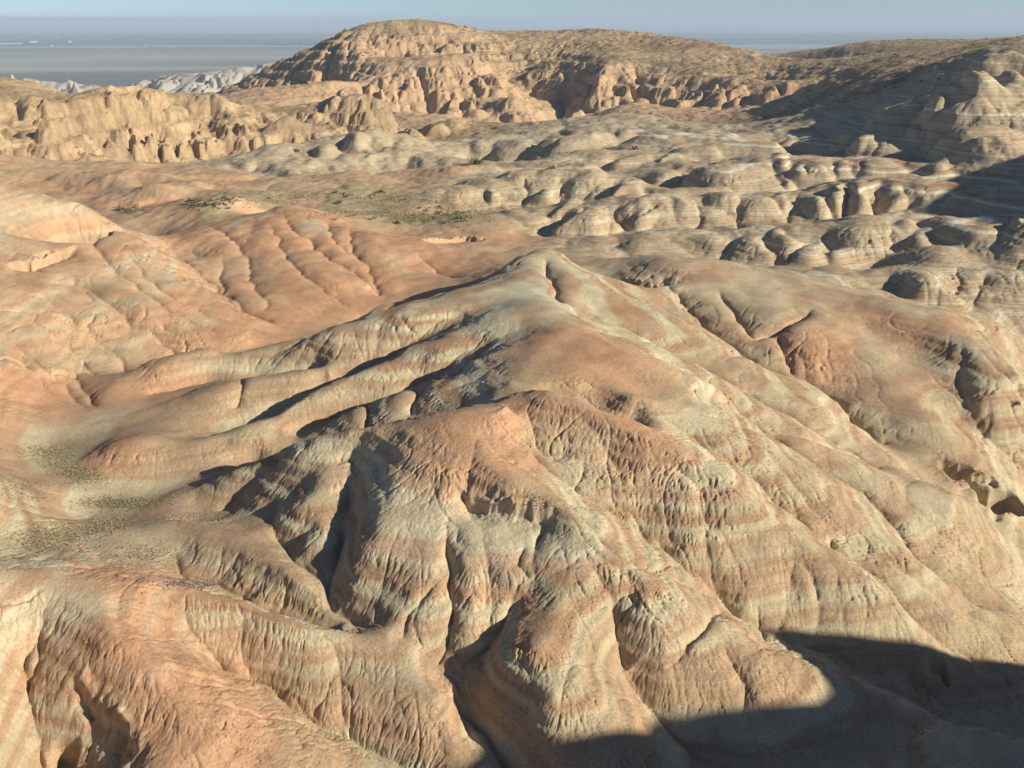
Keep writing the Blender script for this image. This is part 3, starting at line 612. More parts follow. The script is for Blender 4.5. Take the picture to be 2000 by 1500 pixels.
def colours(x, y, z, w, a, l):
    D = np.exp(l)[:, None]
    gx, gy = metric_grad(z, a, l); g = np.hypot(gx, gy)
    zs = z + 0.012 * x - 0.006 * y + 0.25 * tile(x, y, 11) + 0.05 * tile(x, y, 2.0)
    red = srgb(200, 144, 104)
    zm = zs - 0.085 * np.maximum(0, y - 82) + 0.04 * np.maximum(0, 50 - y)
    sg = np.clip(np.searchsorted(BEDZ, zm) - 1, 0, len(BEDZ) - 2); tq = sstep(.34, .66, (zm - BEDZ[sg]) / (BEDZ[sg + 1] - BEDZ[sg]))
    c = mix(BEDC[sg], BEDC[sg + 1], tq)
    n1 = strata1d(zs, 0.55, 1); n2 = strata1d(zs, 0.25, 2)
    c = mix(c, srgb(172, 138, 106), 0.5 * sstep(.5, .9, n1))
    c = mix(c, srgb(196, 184, 158), 0.35 * sstep(.55, .9, n2))
    # grey banded hills
    gb = np.broadcast_to(srgb(178, 166, 140), x.shape + (3,)).copy()
    c = mix(c, gb, np.clip(w['banded_hills'] * 1.2 + w['east_ridge'] + .5 * w['striped_hills'], 0, 1))
    rc = np.broadcast_to(srgb(204, 155, 115), x.shape + (3,)).copy()
    rc = mix(rc, srgb(186, 156, 122), 0.75 * sstep(.45, .7, strata1d(zs, 1.2, 8)))
    rc = mix(rc, srgb(196, 178, 148), 0.75 * sstep(.66, .85, strata1d(zs, .8, 9)))
    c = mix(c, rc, np.clip(w['red_hills'] + w['red_flats'] * 1.3 + w['west_hillside'] * .75, 0, 1))
    for (px, py, rad) in REDSPOT:
        if rad == 0: continue
        P = cast(px, py)
        m = np.exp(-(((x - P[0]) ** 2 + (y - P[1]) ** 2) / rad ** 2) ** 2)
        c = mix(c, red, 0.95 * m * sstep(-.9, .6, tile(x, y, 5) + .8))
    # sandstone and mesa
    sd = np.broadcast_to(srgb(192, 160, 120), x.shape + (3,)).copy()
    sd = mix(sd, srgb(174, 142, 106), 0.6 * sstep(.45, .8, strata1d(zs, 2.2, 10)))
    sd = mix(sd, srgb(150, 116, 84), 0.5 * sstep(.62, .85, strata1d(zs, 1.0, 14))); sd = mix(sd, srgb(160, 134, 104), .5 * sstep(.2, 1.3, fbm(x, y, 14, 4, .6)))
    c = mix(c, sd, np.clip(w['sandstone_cliffs'] * 1.3 - .1, 0, 1))
    ms = np.broadcast_to(srgb(192, 154, 118), x.shape + (3,)).copy()
    ms = mix(ms, srgb(190, 156, 120), 0.8 * sstep(.4, .7, strata1d(zs, 1.9, 11)))
    ms = mix(ms, srgb(176, 134, 102), 0.6 * sstep(.6, .85, strata1d(zs, 1.2, 12)))
    c = mix(c, ms, np.clip(w['mesa'] * 1.4 - .1, 0, 1))
    # scrubby brown cover on gentle high ground of the mesa and the hills beyond
    gs = np.hypot(*metric_grad(blurg(z, 7), a, l))
    ztop = z + 2.0 * tile(x, y, 18)
    dc = np.interp(a, MTA, MTD)
    dn = 9 * tile(x, y, 16) + 5 * tile(x, y, 5)
    cov = np.clip(w['mesa'] * 1.5 * sstep(-5, 5, np.exp(l)[:, None] + dn - dc[None]) + w['scrub_hills'] * 1.3, 0, 1)
    global COVER
    if x.shape == (len(LG), len(AG)): COVER = cov
    bc = mix(np.broadcast_to(srgb(184, 151, 113), x.shape + (3,)).copy(), srgb(156, 131, 97), sstep(-.6, .9, fbm(x, y, 14, 4, .6)))
    c = mix(c, bc, cov)
    # alluvium in the washes
    al = mix(np.broadcast_to(srgb(180, 156, 126), x.shape + (3,)).copy(), srgb(170, 151, 119), sstep(0, 1.2, fbm(x, y, 12, 4, .6)))
    flat = sstep(.22, .08, gs)
    gp = 0
    for (px, py, rad) in ((430,402,9),(520,388,12),(610,392,13),(690,395,13),(770,392,13),(840,395,12),(900,408,10),(720,415,9),(800,420,8),(860,425,7),(660,375,9)):
        P = cast(px, py, 150); gp = np.maximum(gp, np.exp(-(((x - P[0]) ** 2 + (y - P[1]) ** 2) / (rad * 1.15) ** 2) ** 2))
    gp = gp * sstep(-.5, .5, fbm(x, y, 9, 3) + .5)
    c = mix(c, al, np.clip(flat * w['dry_wash'], 0, 1)); c = mix(c, mix(np.broadcast_to(srgb(168, 158, 112), x.shape + (3,)).copy(), srgb(180, 160, 122), sstep(-.4, .8, fbm(x, y, 6, 4, .6))), .85 * gp)
    c *= (1 + 0.07 * fbm(x, y, 4, 3))[..., None]
    lum = (c @ np.array([.3, .55, .15]))[..., None]; c = (lum + (c - lum) * 0.81) * np.array([1.0, .97, .83])
    bw = np.clip(w['banded_hills'] * 1.3 + w['east_ridge'] + .45 * w['striped_hills'], 0, 1) * (1 - cov) * .92 + .2 * (w['central_ridge'] + w['left_flank'] + w['foreground_hills'] + w['east_slope'] + .6 * w['west_hillside'] + .5 * w['red_hills'])
    return np.concatenate([np.clip(c, .01, .9), np.clip(bw, 0, 1)[..., None]], -1)

def normals(x, y, z):
    P = np.stack([x, y, z], -1)
    du = np.gradient(P, axis=1); dv = np.gradient(P, axis=0)
    nn = np.cross(du, dv); nn /= np.linalg.norm(nn, axis=-1, keepdims=True) + 1e-12
    return nn

def earth_material(name, grain=0.5, bump=0.35, scale=6.0, speck=0.25):
    m = bpy.data.materials.new(name); m.use_nodes = True; nt = m.node_tree; N = nt.nodes; L = nt.links; N.clear()
    out = N.new('ShaderNodeOutputMaterial'); b = N.new('ShaderNodeBsdfPrincipled'); L.new(b.outputs[0], out.inputs[0])
    b.inputs['Roughness'].default_value = 0.95; b.inputs['Specular IOR Level'].default_value = 0.12
    at = N.new('ShaderNodeVertexColor'); at.layer_name = 'beds'
    tc = N.new('ShaderNodeTexCoord')
    n1 = N.new('ShaderNodeTexNoise'); n1.inputs['Scale'].default_value = scale; n1.inputs['Detail'].default_value = 6; n1.inputs['Roughness'].default_value = .7
    L.new(tc.outputs['Object'], n1.inputs['Vector'])
    mr = N.new('ShaderNodeMapRange'); mr.inputs[1].default_value = .3; mr.inputs[2].default_value = .7; mr.inputs[3].default_value = 1 - grain * .5; mr.inputs[4].default_value = 1 + grain * .4
    L.new(n1.outputs[0], mr.inputs[0])
    mx = N.new('ShaderNodeMix'); mx.data_type = 'RGBA'; mx.blend_type = 'MULTIPLY'; mx.inputs[0].default_value = 1
    # thin beds, drawn by height
    sx = N.new('ShaderNodeSeparateXYZ'); L.new(tc.outputs['Object'], sx.inputs[0])
    nw = N.new('ShaderNodeTexNoise'); nw.inputs['Scale'].default_value = .09; nw.inputs['Detail'].default_value = 3; L.new(tc.outputs['Object'], nw.inputs['Vector'])
    def lin(a_, k_, b_):
        q_ = N.new('ShaderNodeMath'); q_.operation = 'MULTIPLY_ADD'; L.new(a_, q_.inputs[0]); q_.inputs[1].default_value = k_
        if b_ is None: q_.inputs[2].default_value = 0
        else: L.new(b_, q_.inputs[2])
        return q_.outputs[0]
    zz_ = lin(nw.outputs[0], 1.3, lin(sx.outputs[0], .012, lin(sx.outputs[1], -.006, sx.outputs[2])))
    n1d = N.new('ShaderNodeTexNoise'); n1d.noise_dimensions = '1D'; n1d.inputs['Scale'].default_value = .85; n1d.inputs['Detail'].default_value = 2.5; n1d.inputs['Roughness'].default_value = .75
    L.new(zz_, n1d.inputs['W'])
    rp = N.new('ShaderNodeValToRGB'); el = rp.color_ramp.elements; el[0].position = .30; el[0].color = (*[v * k for v, k in zip(srgb(166, 128, 98), (1, .98, .90))], 1); el[1].position = .72; el[1].color = (*[v * k for v, k in zip(srgb(212, 204, 182), (1, .98, .90))], 1)
    for p_, c_ in ((.36, (176, 150, 120)), (.42, (186, 172, 144)), (.455, (178, 150, 120)), (.49, (172, 142, 112)), (.515, (198, 186, 158)), (.56, (190, 176, 148)), (.59, (176, 146, 116)), (.64, (206, 196, 172))):
        e_ = el.new(p_); e_.color = (*[v * k for v, k in zip(srgb(*c_), (1, .98, .90))], 1)
    L.new(n1d.outputs[0], rp.inputs[0])
    mb = N.new('ShaderNodeMix'); mb.data_type = 'RGBA'; L.new(at.outputs['Alpha'], mb.inputs[0]); L.new(at.outputs[0], mb.inputs[6]); L.new(rp.outputs[0], mb.inputs[7])
    L.new(mb.outputs[2], mx.inputs[6]); L.new(mr.outputs[0], mx.inputs[7]); L.new(mx.outputs[2], b.inputs['Base Color'])
    n2 = N.new('ShaderNodeTexNoise'); n2.inputs['Scale'].default_value = .55; n2.inputs['Detail'].default_value = 9; n2.inputs['Roughness'].default_value = .68; L.new(tc.outputs['Object'], n2.inputs['Vector'])
    m2 = N.new('ShaderNodeMapRange'); m2.inputs[1].default_value = .3; m2.inputs[2].default_value = .7; m2.inputs[3].default_value = .84; m2.inputs[4].default_value = 1.12; L.new(n2.outputs[0], m2.inputs[0])
    # sparse dark crumbs
    vo = N.new('ShaderNodeTexVoronoi'); vo.inputs['Scale'].default_value = 1.6; L.new(tc.outputs['Object'], vo.inputs['Vector'])
    m3 = N.new('ShaderNodeMapRange'); m3.inputs[1].default_value = .05; m3.inputs[2].default_value = .16; m3.inputs[3].default_value = 1 - speck; m3.inputs[4].default_value = 1; L.new(vo.outputs['Distance'], m3.inputs[0])
    mm = N.new('ShaderNodeMath'); mm.operation = 'MULTIPLY'; L.new(m2.outputs[0], mm.inputs[0]); L.new(m3.outputs[0], mm.inputs[1])
    my = N.new('ShaderNodeMix'); my.data_type = 'RGBA'; my.blend_type = 'MULTIPLY'; my.inputs[0].default_value = 1; L.new(mx.outputs[2], my.inputs[6]); L.new(mm.outputs[0], my.inputs[7]); L.new(my.outputs[2], b.inputs['Base Color'])
    bp = N.new('ShaderNodeBump'); bp.inputs['Strength'].default_value = bump; bp.inputs['Distance'].default_value = 0.5 / scale
    L.new(n1.outputs[0], bp.inputs['Height']); L.new(bp.outputs[0], b.inputs['Normal'])
    return m
M_SOFT = earth_material('weathered_clay', .45, .8, 6.0)
M_ROCK = earth_material('sandstone', .45, .6, .9)
M_SCRUB = earth_material('stony_ground', .5, .5, 1.2)

def add_mesh(name, co, faces, nor=None, colr=None, mat=None):
    me = bpy.data.meshes.new(name)
    nv = len(co); nf = len(faces)
    me.vertices.add(nv); me.vertices.foreach_set('co', co.astype(np.float32).ravel())
    me.loops.add(nf * 4); me.loops.foreach_set('vertex_index', faces.astype(np.int32).ravel())
    me.polygons.add(nf); me.polygons.foreach_set('loop_start', np.arange(0, nf * 4, 4, dtype=np.int32)); me.polygons.foreach_set('loop_total', np.full(nf, 4, np.int32))
    me.update(calc_edges=True)
    me.polygons.foreach_set('use_smooth', np.ones(nf, bool))
    if colr is not None:
        at = me.color_attributes.new('beds', 'FLOAT_COLOR', 'POINT')
        at.data.foreach_set('color', (colr if colr.shape[1] == 4 else np.c_[colr, np.zeros(nv)]).astype(np.float32).ravel())
    if nor is not None: me.normals_split_custom_set_from_vertices(nor.astype(np.float32))
    o = bpy.data.objects.new(name, me); COL.objects.link(o)
    if mat: me.materials.append(mat)
    return o

LABELS = {
'central_ridge': 'long pale and orange banded clay ridge in the middle of the view',
'left_flank': 'shaded ribbed left flank of the central ridge with pale and orange bands',
'foreground_hills': 'cracked tan and orange clay mounds at the bottom of the view',
'lookout_ridge': 'clay ridge beside the viewpoint that shades the lower right corner',
'east_ridge': 'banded ridge beyond the right edge that shades the grey hills',
'east_slope': 'orange and tan slopes falling to the dark gorge at the right',
'banded_hills': 'grey and tan striped rounded hills in rows at middle right',
'red_flats': 'low red and sandy flats with a grassy patch at middle left',
'striped_hills': 'small gullied striped hills below the sandstone wall and mesa',
'red_hills': 'smooth rounded orange red hills left of the central ridge',
'west_hillside': 'steep orange hillside with pale bands at the left edge',
'dry_wash': 'flat sandy wash with thin grass at the lower left',
'sandstone_cliffs': 'yellow sandstone cliffs and knobs with caves at upper left',
'mesa': 'large flat topped mesa with fluted pink cliffs and brown scrub cover',
'scrub_hills': 'brown scrub covered hills behind the mesa at upper right',
}
MATS = {'mesa': M_ROCK, 'sandstone_cliffs': M_ROCK, 'scrub_hills': M_SCRUB}

def make_regions(x, y, z, w, a, l, suffix='', only=None):
    colr = colours(x, y, z, w, a, l); nor = normals(x, y, z)
    ids = np.argmax(np.stack([w[k] for k in names]), 0)
    m, nn = x.shape
    I = np.arange(m * nn).reshape(m, nn)
    quads = np.stack([I[:-1, :-1], I[:-1, 1:], I[1:, 1:], I[1:, :-1]], -1)
    fid = ids[:-1, :-1]
    co = np.stack([x, y, z], -1).reshape(-1, 3); cf = colr.reshape(-1, 4); nf = nor.reshape(-1, 3)
    for k, nm in enumerate(names):
        q = quads[fid == k]
        if len(q) < 4: continue
        used = np.unique(q); remap = np.zeros(m * nn, np.int64); remap[used] = np.arange(len(used))
        o = add_mesh(nm, co[used], remap[q], nf[used], cf[used], MATS.get(nm, M_SOFT))
        o['kind'] = 'structure'; o['label'] = LABELS[nm] if not suffix else LABELS[nm] + suffix
make_regions(x, y, z, WR, AG, LG)
print('terrain', round(time.time() - T0, 1))
# coarser ground to either side of the frame
ZMAXW = -99.0
lw = np.linspace(math.log(16), math.log(1300), 240)
for (a0, a1, m) in ((41.4, 100, 220), (-64, -41.4, 90)):
    aw = np.linspace(R(a0), R(a1), m)
    xx, yy, zz, ww, ss = build_height(aw, lw, False)
    zz = zz - 0.15; ZMAXW = max(ZMAXW, float(zz.max()))
    make_regions(xx, yy, zz, ww, aw, lw, ' beside the frame')
print('wings', round(time.time() - T0, 1))

# ------------------------------------------------------------------ pale badlands beyond the cliffs
def streak_field(x, y, z, a, l, sizes):
    for (size, amp) in sizes:
        gx, gy = metric_grad(blurg(z, 4), a, l); g = np.hypot(gx, gy) + 1e-6
        s1 = streak(x, y, gx / g, gy / g, size, size * 1.3, 6, TILE, .25)
        z = z - amp * np.exp(-np.abs(s1) / 0.4) * sstep(.03, .25, g)
    return z
ab = np.linspace(R(-36), R(-9), 480); lb = np.linspace(math.log(880), math.log(2000), 210)
Db = np.exp(lb)[:, None] * np.ones((1, len(ab))); xb = Db * np.sin(ab); yb = Db * np.cos(ab)
zb = np.interp(Db, [880, 1150, 1500, 1650, 1800, 1950], [-80, -88, -82, -90, -120, -158]) + 0 * xb
rid = 1 - np.abs(fbm(xb, yb, 260, 3, .5)) ; zb += 9 * rid + 6 * (1 - np.abs(fbm(xb, yb, 90, 3, .5, TILE2)))
zb += np.interp(ab, [R(-36), R(-27), R(-22.5), R(-20.5), R(-15), R(-9)], [-6, -14, -24, -6, 2, 4])[None] + 4
for (px, py, D0, rad, dz) in ((22, 148, 1300, 60, 10), (145, 157, 1250, 50, 10), (345, 148, 1600, 45, 14), (560, 142, 1450, 70, 10)):
    a0, t0 = ray(px, py); d = np.hypot(xb - D0 * math.sin(a0), yb - D0 * math.cos(a0))
    zb = np.maximum(zb, t0 * D0 - d * 0.55 - 2 * fbm(xb, yb, 30, 3))
zb = streak_field(xb, yb, zb, ab, lb, ((46, 15), (20, 9), (9, 4.5)))
cb = mix(np.broadcast_to(srgb(182, 170, 152), xb.shape + (3,)).copy(), srgb(178, 148, 132), sstep(.9, 1.8, fbm(xb, yb, 160, 3)))
I = np.arange(xb.size).reshape(xb.shape); qb = np.stack([I[:-1, :-1], I[:-1, 1:], I[1:, 1:], I[1:, :-1]], -1).reshape(-1, 4)
o = add_mesh('pale_badlands', np.stack([xb, yb, zb], -1).reshape(-1, 3), qb, normals(xb, yb, zb).reshape(-1, 3), cb.reshape(-1, 3), M_ROCK)
o['kind'] = 'structure'; o['label'] = 'cream white jagged badlands behind the sandstone cliffs at upper left'

# ------------------------------------------------------------------ the plain
def plain_material():
    m = bpy.data.materials.new('steppe'); m.use_nodes = True; nt = m.node_tree; N = nt.nodes; L = nt.links
    b = N['Principled BSDF']; b.inputs['Roughness'].default_value = 1; b.inputs['Specular IOR Level'].default_value = 0
    tc = N.new('ShaderNodeTexCoord')
    def noise(sx, sy, det, ro=.6, off=0):
        mp = N.new('ShaderNodeMapping'); mp.inputs['Scale'].default_value = (sx, sy, 1); mp.inputs['Location'].default_value = (off, off * .7, 0); L.new(tc.outputs['Object'], mp.inputs[0])
        n = N.new('ShaderNodeTexNoise'); n.inputs['Scale'].default_value = 1; n.inputs['Detail'].default_value = det; n.inputs['Roughness'].default_value = ro; L.new(mp.outputs[0], n.inputs['Vector']); return n.outputs[0]
    def ramp(f, stops):
        r = N.new('ShaderNodeValToRGB'); e = r.color_ramp.elements
        while len(e) > 1: e.remove(e[-1])
        e[0].position = stops[0][0]; e[0].color = (*stops[0][1], 1)
        for p, c in stops[1:]: k = e.new(p); k.color = (*c, 1)
        L.new(f, r.inputs[0]); return r.outputs[0]
    def mixc(f, a, b2, mode='MIX'):
        x = N.new('ShaderNodeMix'); x.data_type = 'RGBA'; x.blend_type = mode
        if isinstance(f, float): x.inputs[0].default_value = f
        else: L.new(f, x.inputs[0])
        L.new(a, x.inputs[6]); L.new(b2, x.inputs[7]); return x.outputs[2]
    base = ramp(noise(1/9000, 1/1500, 6), [(.34, (.15, .15, .11)), (.5, (.27, .25, .18)), (.66, (.46, .38, .28))])
    # farmland and tree belts farther out
    sep = N.new('ShaderNodeSeparateXYZ'); L.new(tc.outputs['Object'], sep.inputs[0])
    far = N.new('ShaderNodeMapRange'); far.inputs[1].default_value = 4200; far.inputs[2].default_value = 5600; L.new(sep.outputs[1], far.inputs[0])
    far2 = N.new('ShaderNodeMapRange'); far2.inputs[1].default_value = 11500; far2.inputs[2].default_value = 10000; L.new(sep.outputs[1], far2.inputs[0])
    mul = N.new('ShaderNodeMath'); mul.operation = 'MULTIPLY'; L.new(far.outputs[0], mul.inputs[0]); L.new(far2.outputs[0], mul.inputs[1])
    farm = ramp(noise(1/1200, 1/260, 5, .7, 3), [(.36, (.02, .04, .035)), (.5, (.05, .075, .055)), (.6, (.14, .15, .10)), (.7, (.42, .38, .30))])
    col = mixc(mul.outputs[0], base, farm)
    salt = ramp(noise(1/14000, 1/1900, 4, .5, 11), [(.58, (0, 0, 0)), (.66, (1, 1, 1))])
    sm = N.new('ShaderNodeMath'); sm.operation = 'MULTIPLY'; L.new(salt, sm.inputs[0]); sm.inputs[1].default_value = .75
    pal = N.new('ShaderNodeRGB'); pal.outputs[0].default_value = (.5, .45, .36, 1)
    col = mixc(sm.outputs[0], col, pal.outputs[0])
    track = ramp(noise(1/5000, 1/90, 3, .5, 23), [(.62, (0, 0, 0)), (.68, (1, 1, 1))])
    tm = N.new('ShaderNodeMath'); tm.operation = 'MULTIPLY'; L.new(track, tm.inputs[0]); tm.inputs[1].default_value = .35
    col = mixc(tm.outputs[0], col, pal.outputs[0])
    L.new(col, b.inputs['Base Color'])
    return m
ZP = -150.0
ap = np.linspace(R(-75), R(100), 90); lp = np.linspace(math.log(1150), math.log(60000), 90)
Dp = np.exp(lp)[:, None] * np.ones((1, len(ap))); xp = Dp * np.sin(ap); yp = Dp * np.cos(ap); zp = ZP - Dp ** 2 / (2 * 6.371e6)
I = np.arange(xp.size).reshape(xp.shape); qp = np.stack([I[:-1, :-1], I[:-1, 1:], I[1:, 1:], I[1:, :-1]], -1).reshape(-1, 4)
o = add_mesh('plain', np.stack([xp, yp, zp], -1).reshape(-1, 3), qp, None, None, plain_material())
o['kind'] = 'structure'; o['label'] = 'wide hazy grey steppe plain stretching to the horizon'


# ------------------------------------------------------------------ ground height for things standing on the land
def ground(px_, py_):
    a_ = math.atan2(px_, py_); l_ = math.log(math.hypot(px_, py_))
    i = min(max(np.searchsorted(AG, a_) - 1, 0), len(AG) - 2); j = min(max(np.searchsorted(LG, l_) - 1, 0), len(LG) - 2)
    u = (a_ - AG[i]) / (AG[i + 1] - AG[i]); v = (l_ - LG[j]) / (LG[j + 1] - LG[j])
    return float((z[j, i] * (1-u) + z[j, i+1] * u) * (1-v) + (z[j+1, i] * (1-u) + z[j+1, i+1] * u) * v)
FINE_D = np.exp(LG)
def sight(px, py, dmin=20.0):
    """where the sight line through a photo pixel meets the finished land"""
    a_, t_ = ray(px, py); i = min(max(np.searchsorted(AG, a_) - 1, 0), len(AG) - 2)
    f = z[:, i] - t_ * FINE_D; ok = np.where((f[1:] >= 0) & (f[:-1] < 0) & (FINE_D[1:] > dmin))[0]
    if len(ok) == 0: return None
    D = FINE_D[ok[0] + 1]; return D * math.sin(a_), D * math.cos(a_), z[ok[0] + 1, i]

def leaf_material(name, dark, light):
    m = bpy.data.materials.new(name); m.use_nodes = True; nt = m.node_tree; N = nt.nodes; L = nt.links; b = N['Principled BSDF']
    b.inputs['Roughness'].default_value = .9; b.inputs['Specular IOR Level'].default_value = .1
    tc = N.new('ShaderNodeTexCoord'); n = N.new('ShaderNodeTexNoise'); n.inputs['Scale'].default_value = 3.5; n.inputs['Detail'].default_value = 3
    L.new(tc.outputs['Object'], n.inputs['Vector']); r = N.new('ShaderNodeValToRGB'); r.color_ramp.elements[0].color = (*dark, 1); r.color_ramp.elements[1].color = (*light, 1)
    r.color_ramp.elements[0].position = .35; r.color_ramp.elements[1].position = .65; L.new(n.outputs[0], r.inputs[0]); L.new(r.outputs[0], b.inputs['Base Color'])
    return m
M_DARK = leaf_material('dry_shrub_leaf', (.075, .066, .035), (.17, .14, .075)); M_GREEN = leaf_material('green_leaf', (.07, .09, .03), (.16, .17, .06)); M_DRY = leaf_material('dry_grass', (.26, .23, .12), (.42, .36, .19)); M_OLIVE = leaf_material('grey_scrub_leaf', (.11, .10, .055), (.22, .19, .11)); M_TWIG = leaf_material('twig', (.05, .035, .02), (.11, .08, .05))
M_STONE = leaf_material('loose_stone', (.10, .08, .06), (.26, .21, .16)); M_WHITE = leaf_material('white_wall', (.70, .70, .68), (.82, .81, .78)); M_ROOF = leaf_material('grey_roof', (.55, .56, .58), (.68, .69, .7)); M_BELT = leaf_material('tree_belt_leaf', (.02, .03, .018), (.05, .06, .03))

def leaf_clump(r, n, w, h, lw, up=.4):
    """n small leaf blades spread through a flattened ball; verts, faces"""
    v, f = [], []
    for k in range(n):
        th = r.uniform(0, 2 * math.pi); ph = math.acos(r.uniform(-.05, 1)); q = r.uniform(.45, 1) * (0.8 + .3 * math.sin(3 * th + n))
        c = np.array([math.cos(th) * math.sin(ph) * w * q, math.sin(th) * math.sin(ph) * w * q, math.cos(ph) * h * q + .05 * h])
        d = c / (np.linalg.norm(c) + 1e-9) + np.array([r.uniform(-.6, .6), r.uniform(-.6, .6), up + r.uniform(-.3, .6)]); d /= np.linalg.norm(d)
        e = np.cross(d, [r.uniform(-1, 1), r.uniform(-1, 1), r.uniform(-1, 1)]); e /= np.linalg.norm(e) + 1e-9
        L_ = lw * r.uniform(.7, 1.5); W_ = L_ * .38; i0 = len(v)
        v += [c - e * W_, c + d * L_, c + e * W_, c - d * L_ * .35]; f.append((i0, i0 + 1, i0 + 2, i0 + 3))
    return v, f
def twigs(r, n, w, h, t):
    v, f = [], []
    for k in range(n):
        th = r.uniform(0, 6.283); tip = np.array([math.cos(th) * w * r.uniform(.2, .8), math.sin(th) * w * r.uniform(.2, .8), h * r.uniform(.5, .95)]); b0 = np.array([0, 0, -.1 * h]); i0 = len(v)
        for c, s_ in ((b0, t), (tip, t * .3)):
            v += [c + np.array([s_, 0, 0]), c + np.array([-s_ * .5, s_ * .87, 0]), c + np.array([-s_ * .5, -s_ * .87, 0])]
        f += [(i0, i0+1, i0+4, i0+3), (i0+1, i0+2, i0+5, i0+4), (i0+2, i0, i0+3, i0+5)]
    return v, f
def mesh_of(name, v, f, mat):
    me = bpy.data.meshes.new(name); me.from_pydata([tuple(q) for q in v], [], f); me.materials.append(mat); me.update(); return me
PR = random.Random(11)
def shrub_kind(tag, mat, n, w, h, lw):
    return mesh_of('crown_' + tag, *leaf_clump(PR, n, w, h, lw), mat), mesh_of('stem_' + tag, *twigs(PR, 5, w * .7, h * .8, .035 * w), M_TWIG)
SMALL = [shrub_kind('scrub%d' % k, M_DARK, 46, 1.0, .72, .26) for k in range(4)]
BIG = [shrub_kind('bush%d' % k, M_GREEN, 420, 1.0, .95, .11) for k in range(3)]
def add_shrub(p, size, kinds, label, group=None, name='shrub', sink=.05):
    cr, st = PR.choice(kinds)
    e = bpy.data.objects.new(name, None); COL.objects.link(e); e.location = (p[0], p[1], p[2] - sink * size); e.rotation_euler = (0, 0, PR.uniform(0, 6.28)); e.scale = (size * PR.uniform(.85, 1.2), size * PR.uniform(.85, 1.2), size * PR.uniform(.8, 1.15))
    e['label'] = label; e['category'] = 'shrub'
    if group: e['group'] = group
    for nm, me in (('crown', cr), ('stem', st)):
        c_ = bpy.data.objects.new(nm, me); COL.objects.link(c_); c_.parent = e
    return e
# the bushes one can pick out
for (px, py, hw, lab) in ((930, 322, 17, 'big yellow green bush in the gap between the striped hill and tan mound'), (662, 398, 9, 'round green bush alone in the middle of the grassy flat'), (1078, 330, 10, 'low grey green bush at the foot of the tan mound right of the big bush'),
        (908, 54, 5, 'lone dark shrub standing on the mesa skyline left of centre'), (579, 297, 9, 'green shrub on the striped slope under the yellow sandstone wall'), (775, 437, 9, 'green bush at the near edge of the grassy flat'), (1986, 792, 10, 'dark leafy bush alone on the clay slope at the right edge'),
        (790, 392, 6, 'small dark bush near the right end of the grassy flat'), (745, 376, 8, 'dark scrubby bush at the back of the grassy flat'), (955, 205, 7, 'green shrub under the fluted cliff at the foot of the mesa'), (1240, 292, 9, 'grey bush in the hollow behind the striped domes'), (395, 295, 6, 'small grey bush at the base of the sandstone cliff')):
    p = sight(px, py)
    if p is None: continue
    D = math.hypot(p[0], p[1]); add_shrub(p, hw * D / F, BIG if 'green' in lab else BIG[:1] if hw > 9 else SMALL, lab, None, 'bush')
# scrub scattered over the mesa top and the brown hills
cnt = 0; scrub_pos = []
for k in range(9000):
    px = PR.uniform(700, 2000); py = PR.uniform(48, 260)
    p = sight(px, py, 300)
    if p is None: continue
    D = math.hypot(p[0], p[1]); a_ = math.atan2(p[0], p[1]); i = min(np.searchsorted(AG, a_), len(AG) - 1); j = min(np.searchsorted(LG, math.log(D)), len(LG) - 1)
    cov = COVER[j, i]
    if PR.random() < cov * (.35 + .65 * (tile(np.array([p[0]]), np.array([p[1]]), 25)[0] > -.1)): scrub_pos.append((p, D))
scrub_pos = scrub_pos[:3200]
for (p, D) in scrub_pos[:280]:
    add_shrub(p, PR.uniform(.5, 1.0), SMALL, 'small dark shrub dotted over the brown mesa top and hills', 'scrub on the mesa and brown hills')
def scatter(name, items, gen, mat, label, cat):
    V, Fc = [], []
    for (p, size) in items:
        v, f = gen(size); o_ = len(V); V += [np.array(q) + np.array(p) for q in v]; Fc += [tuple(i_ + o_ for i_ in q) for q in f]
    o = bpy.data.objects.new(name, mesh_of(name, V, Fc, mat)); COL.objects.link(o); o['kind'] = 'stuff'; o['label'] = label; o['category'] = cat
    return o
def g_shrub(sz):
    v, f = leaf_clump(PR, 14, sz, sz * .7, sz * .42); return v, f
scatter('scrub', [(p, PR.uniform(.25, .7)) for (p, D) in scrub_pos[280:]], g_shrub, M_DARK, 'low dark scrub covering the mesa top and brown hills', 'scrub')
def g_tuft(sz):
    v, f = [], []
    for k in range(5):
        th = PR.uniform(0, 6.28); b_ = np.array([math.cos(th), math.sin(th), 0]) * sz * .35 * PR.random(); t_ = b_ + np.array([math.cos(th) * .35 * sz, math.sin(th) * .35 * sz, sz * PR.uniform(.6, 1)]); e_ = np.array([-math.sin(th), math.cos(th), 0]) * sz * .16; i0 = len(v)
        v += [b_ - e_, b_ + e_, t_ + e_ * .3, t_ - e_ * .3]; f.append((i0, i0+1, i0+2, i0+3))
    return v, f
def field(polys, n, size, thr):
    out = []
    for k in range(n):
        (px, py, rx, ry) = PR.choice(polys); u, v = PR.gauss(0, .5), PR.gauss(0, .5); p = sight(px + u * rx, py + v * ry, 40)
        if p is None: continue
        if tile(np.array([p[0]]), np.array([p[1]]), thr, TILE2)[0] > PR.uniform(-.6, .9): out.append((p, PR.uniform(*size)))
    return out
FLAT = [(430,400,80,14),(540,388,120,14),(640,392,130,20),(740,395,130,22),(840,402,110,22),(900,415,70,16),(700,418,90,10),(800,428,90,10)]
scatter('dry_grass', field(FLAT, 9000, (.12, .34), 7), g_tuft, M_DRY, 'dry pale green grass on the flat behind the red hills', 'grass')
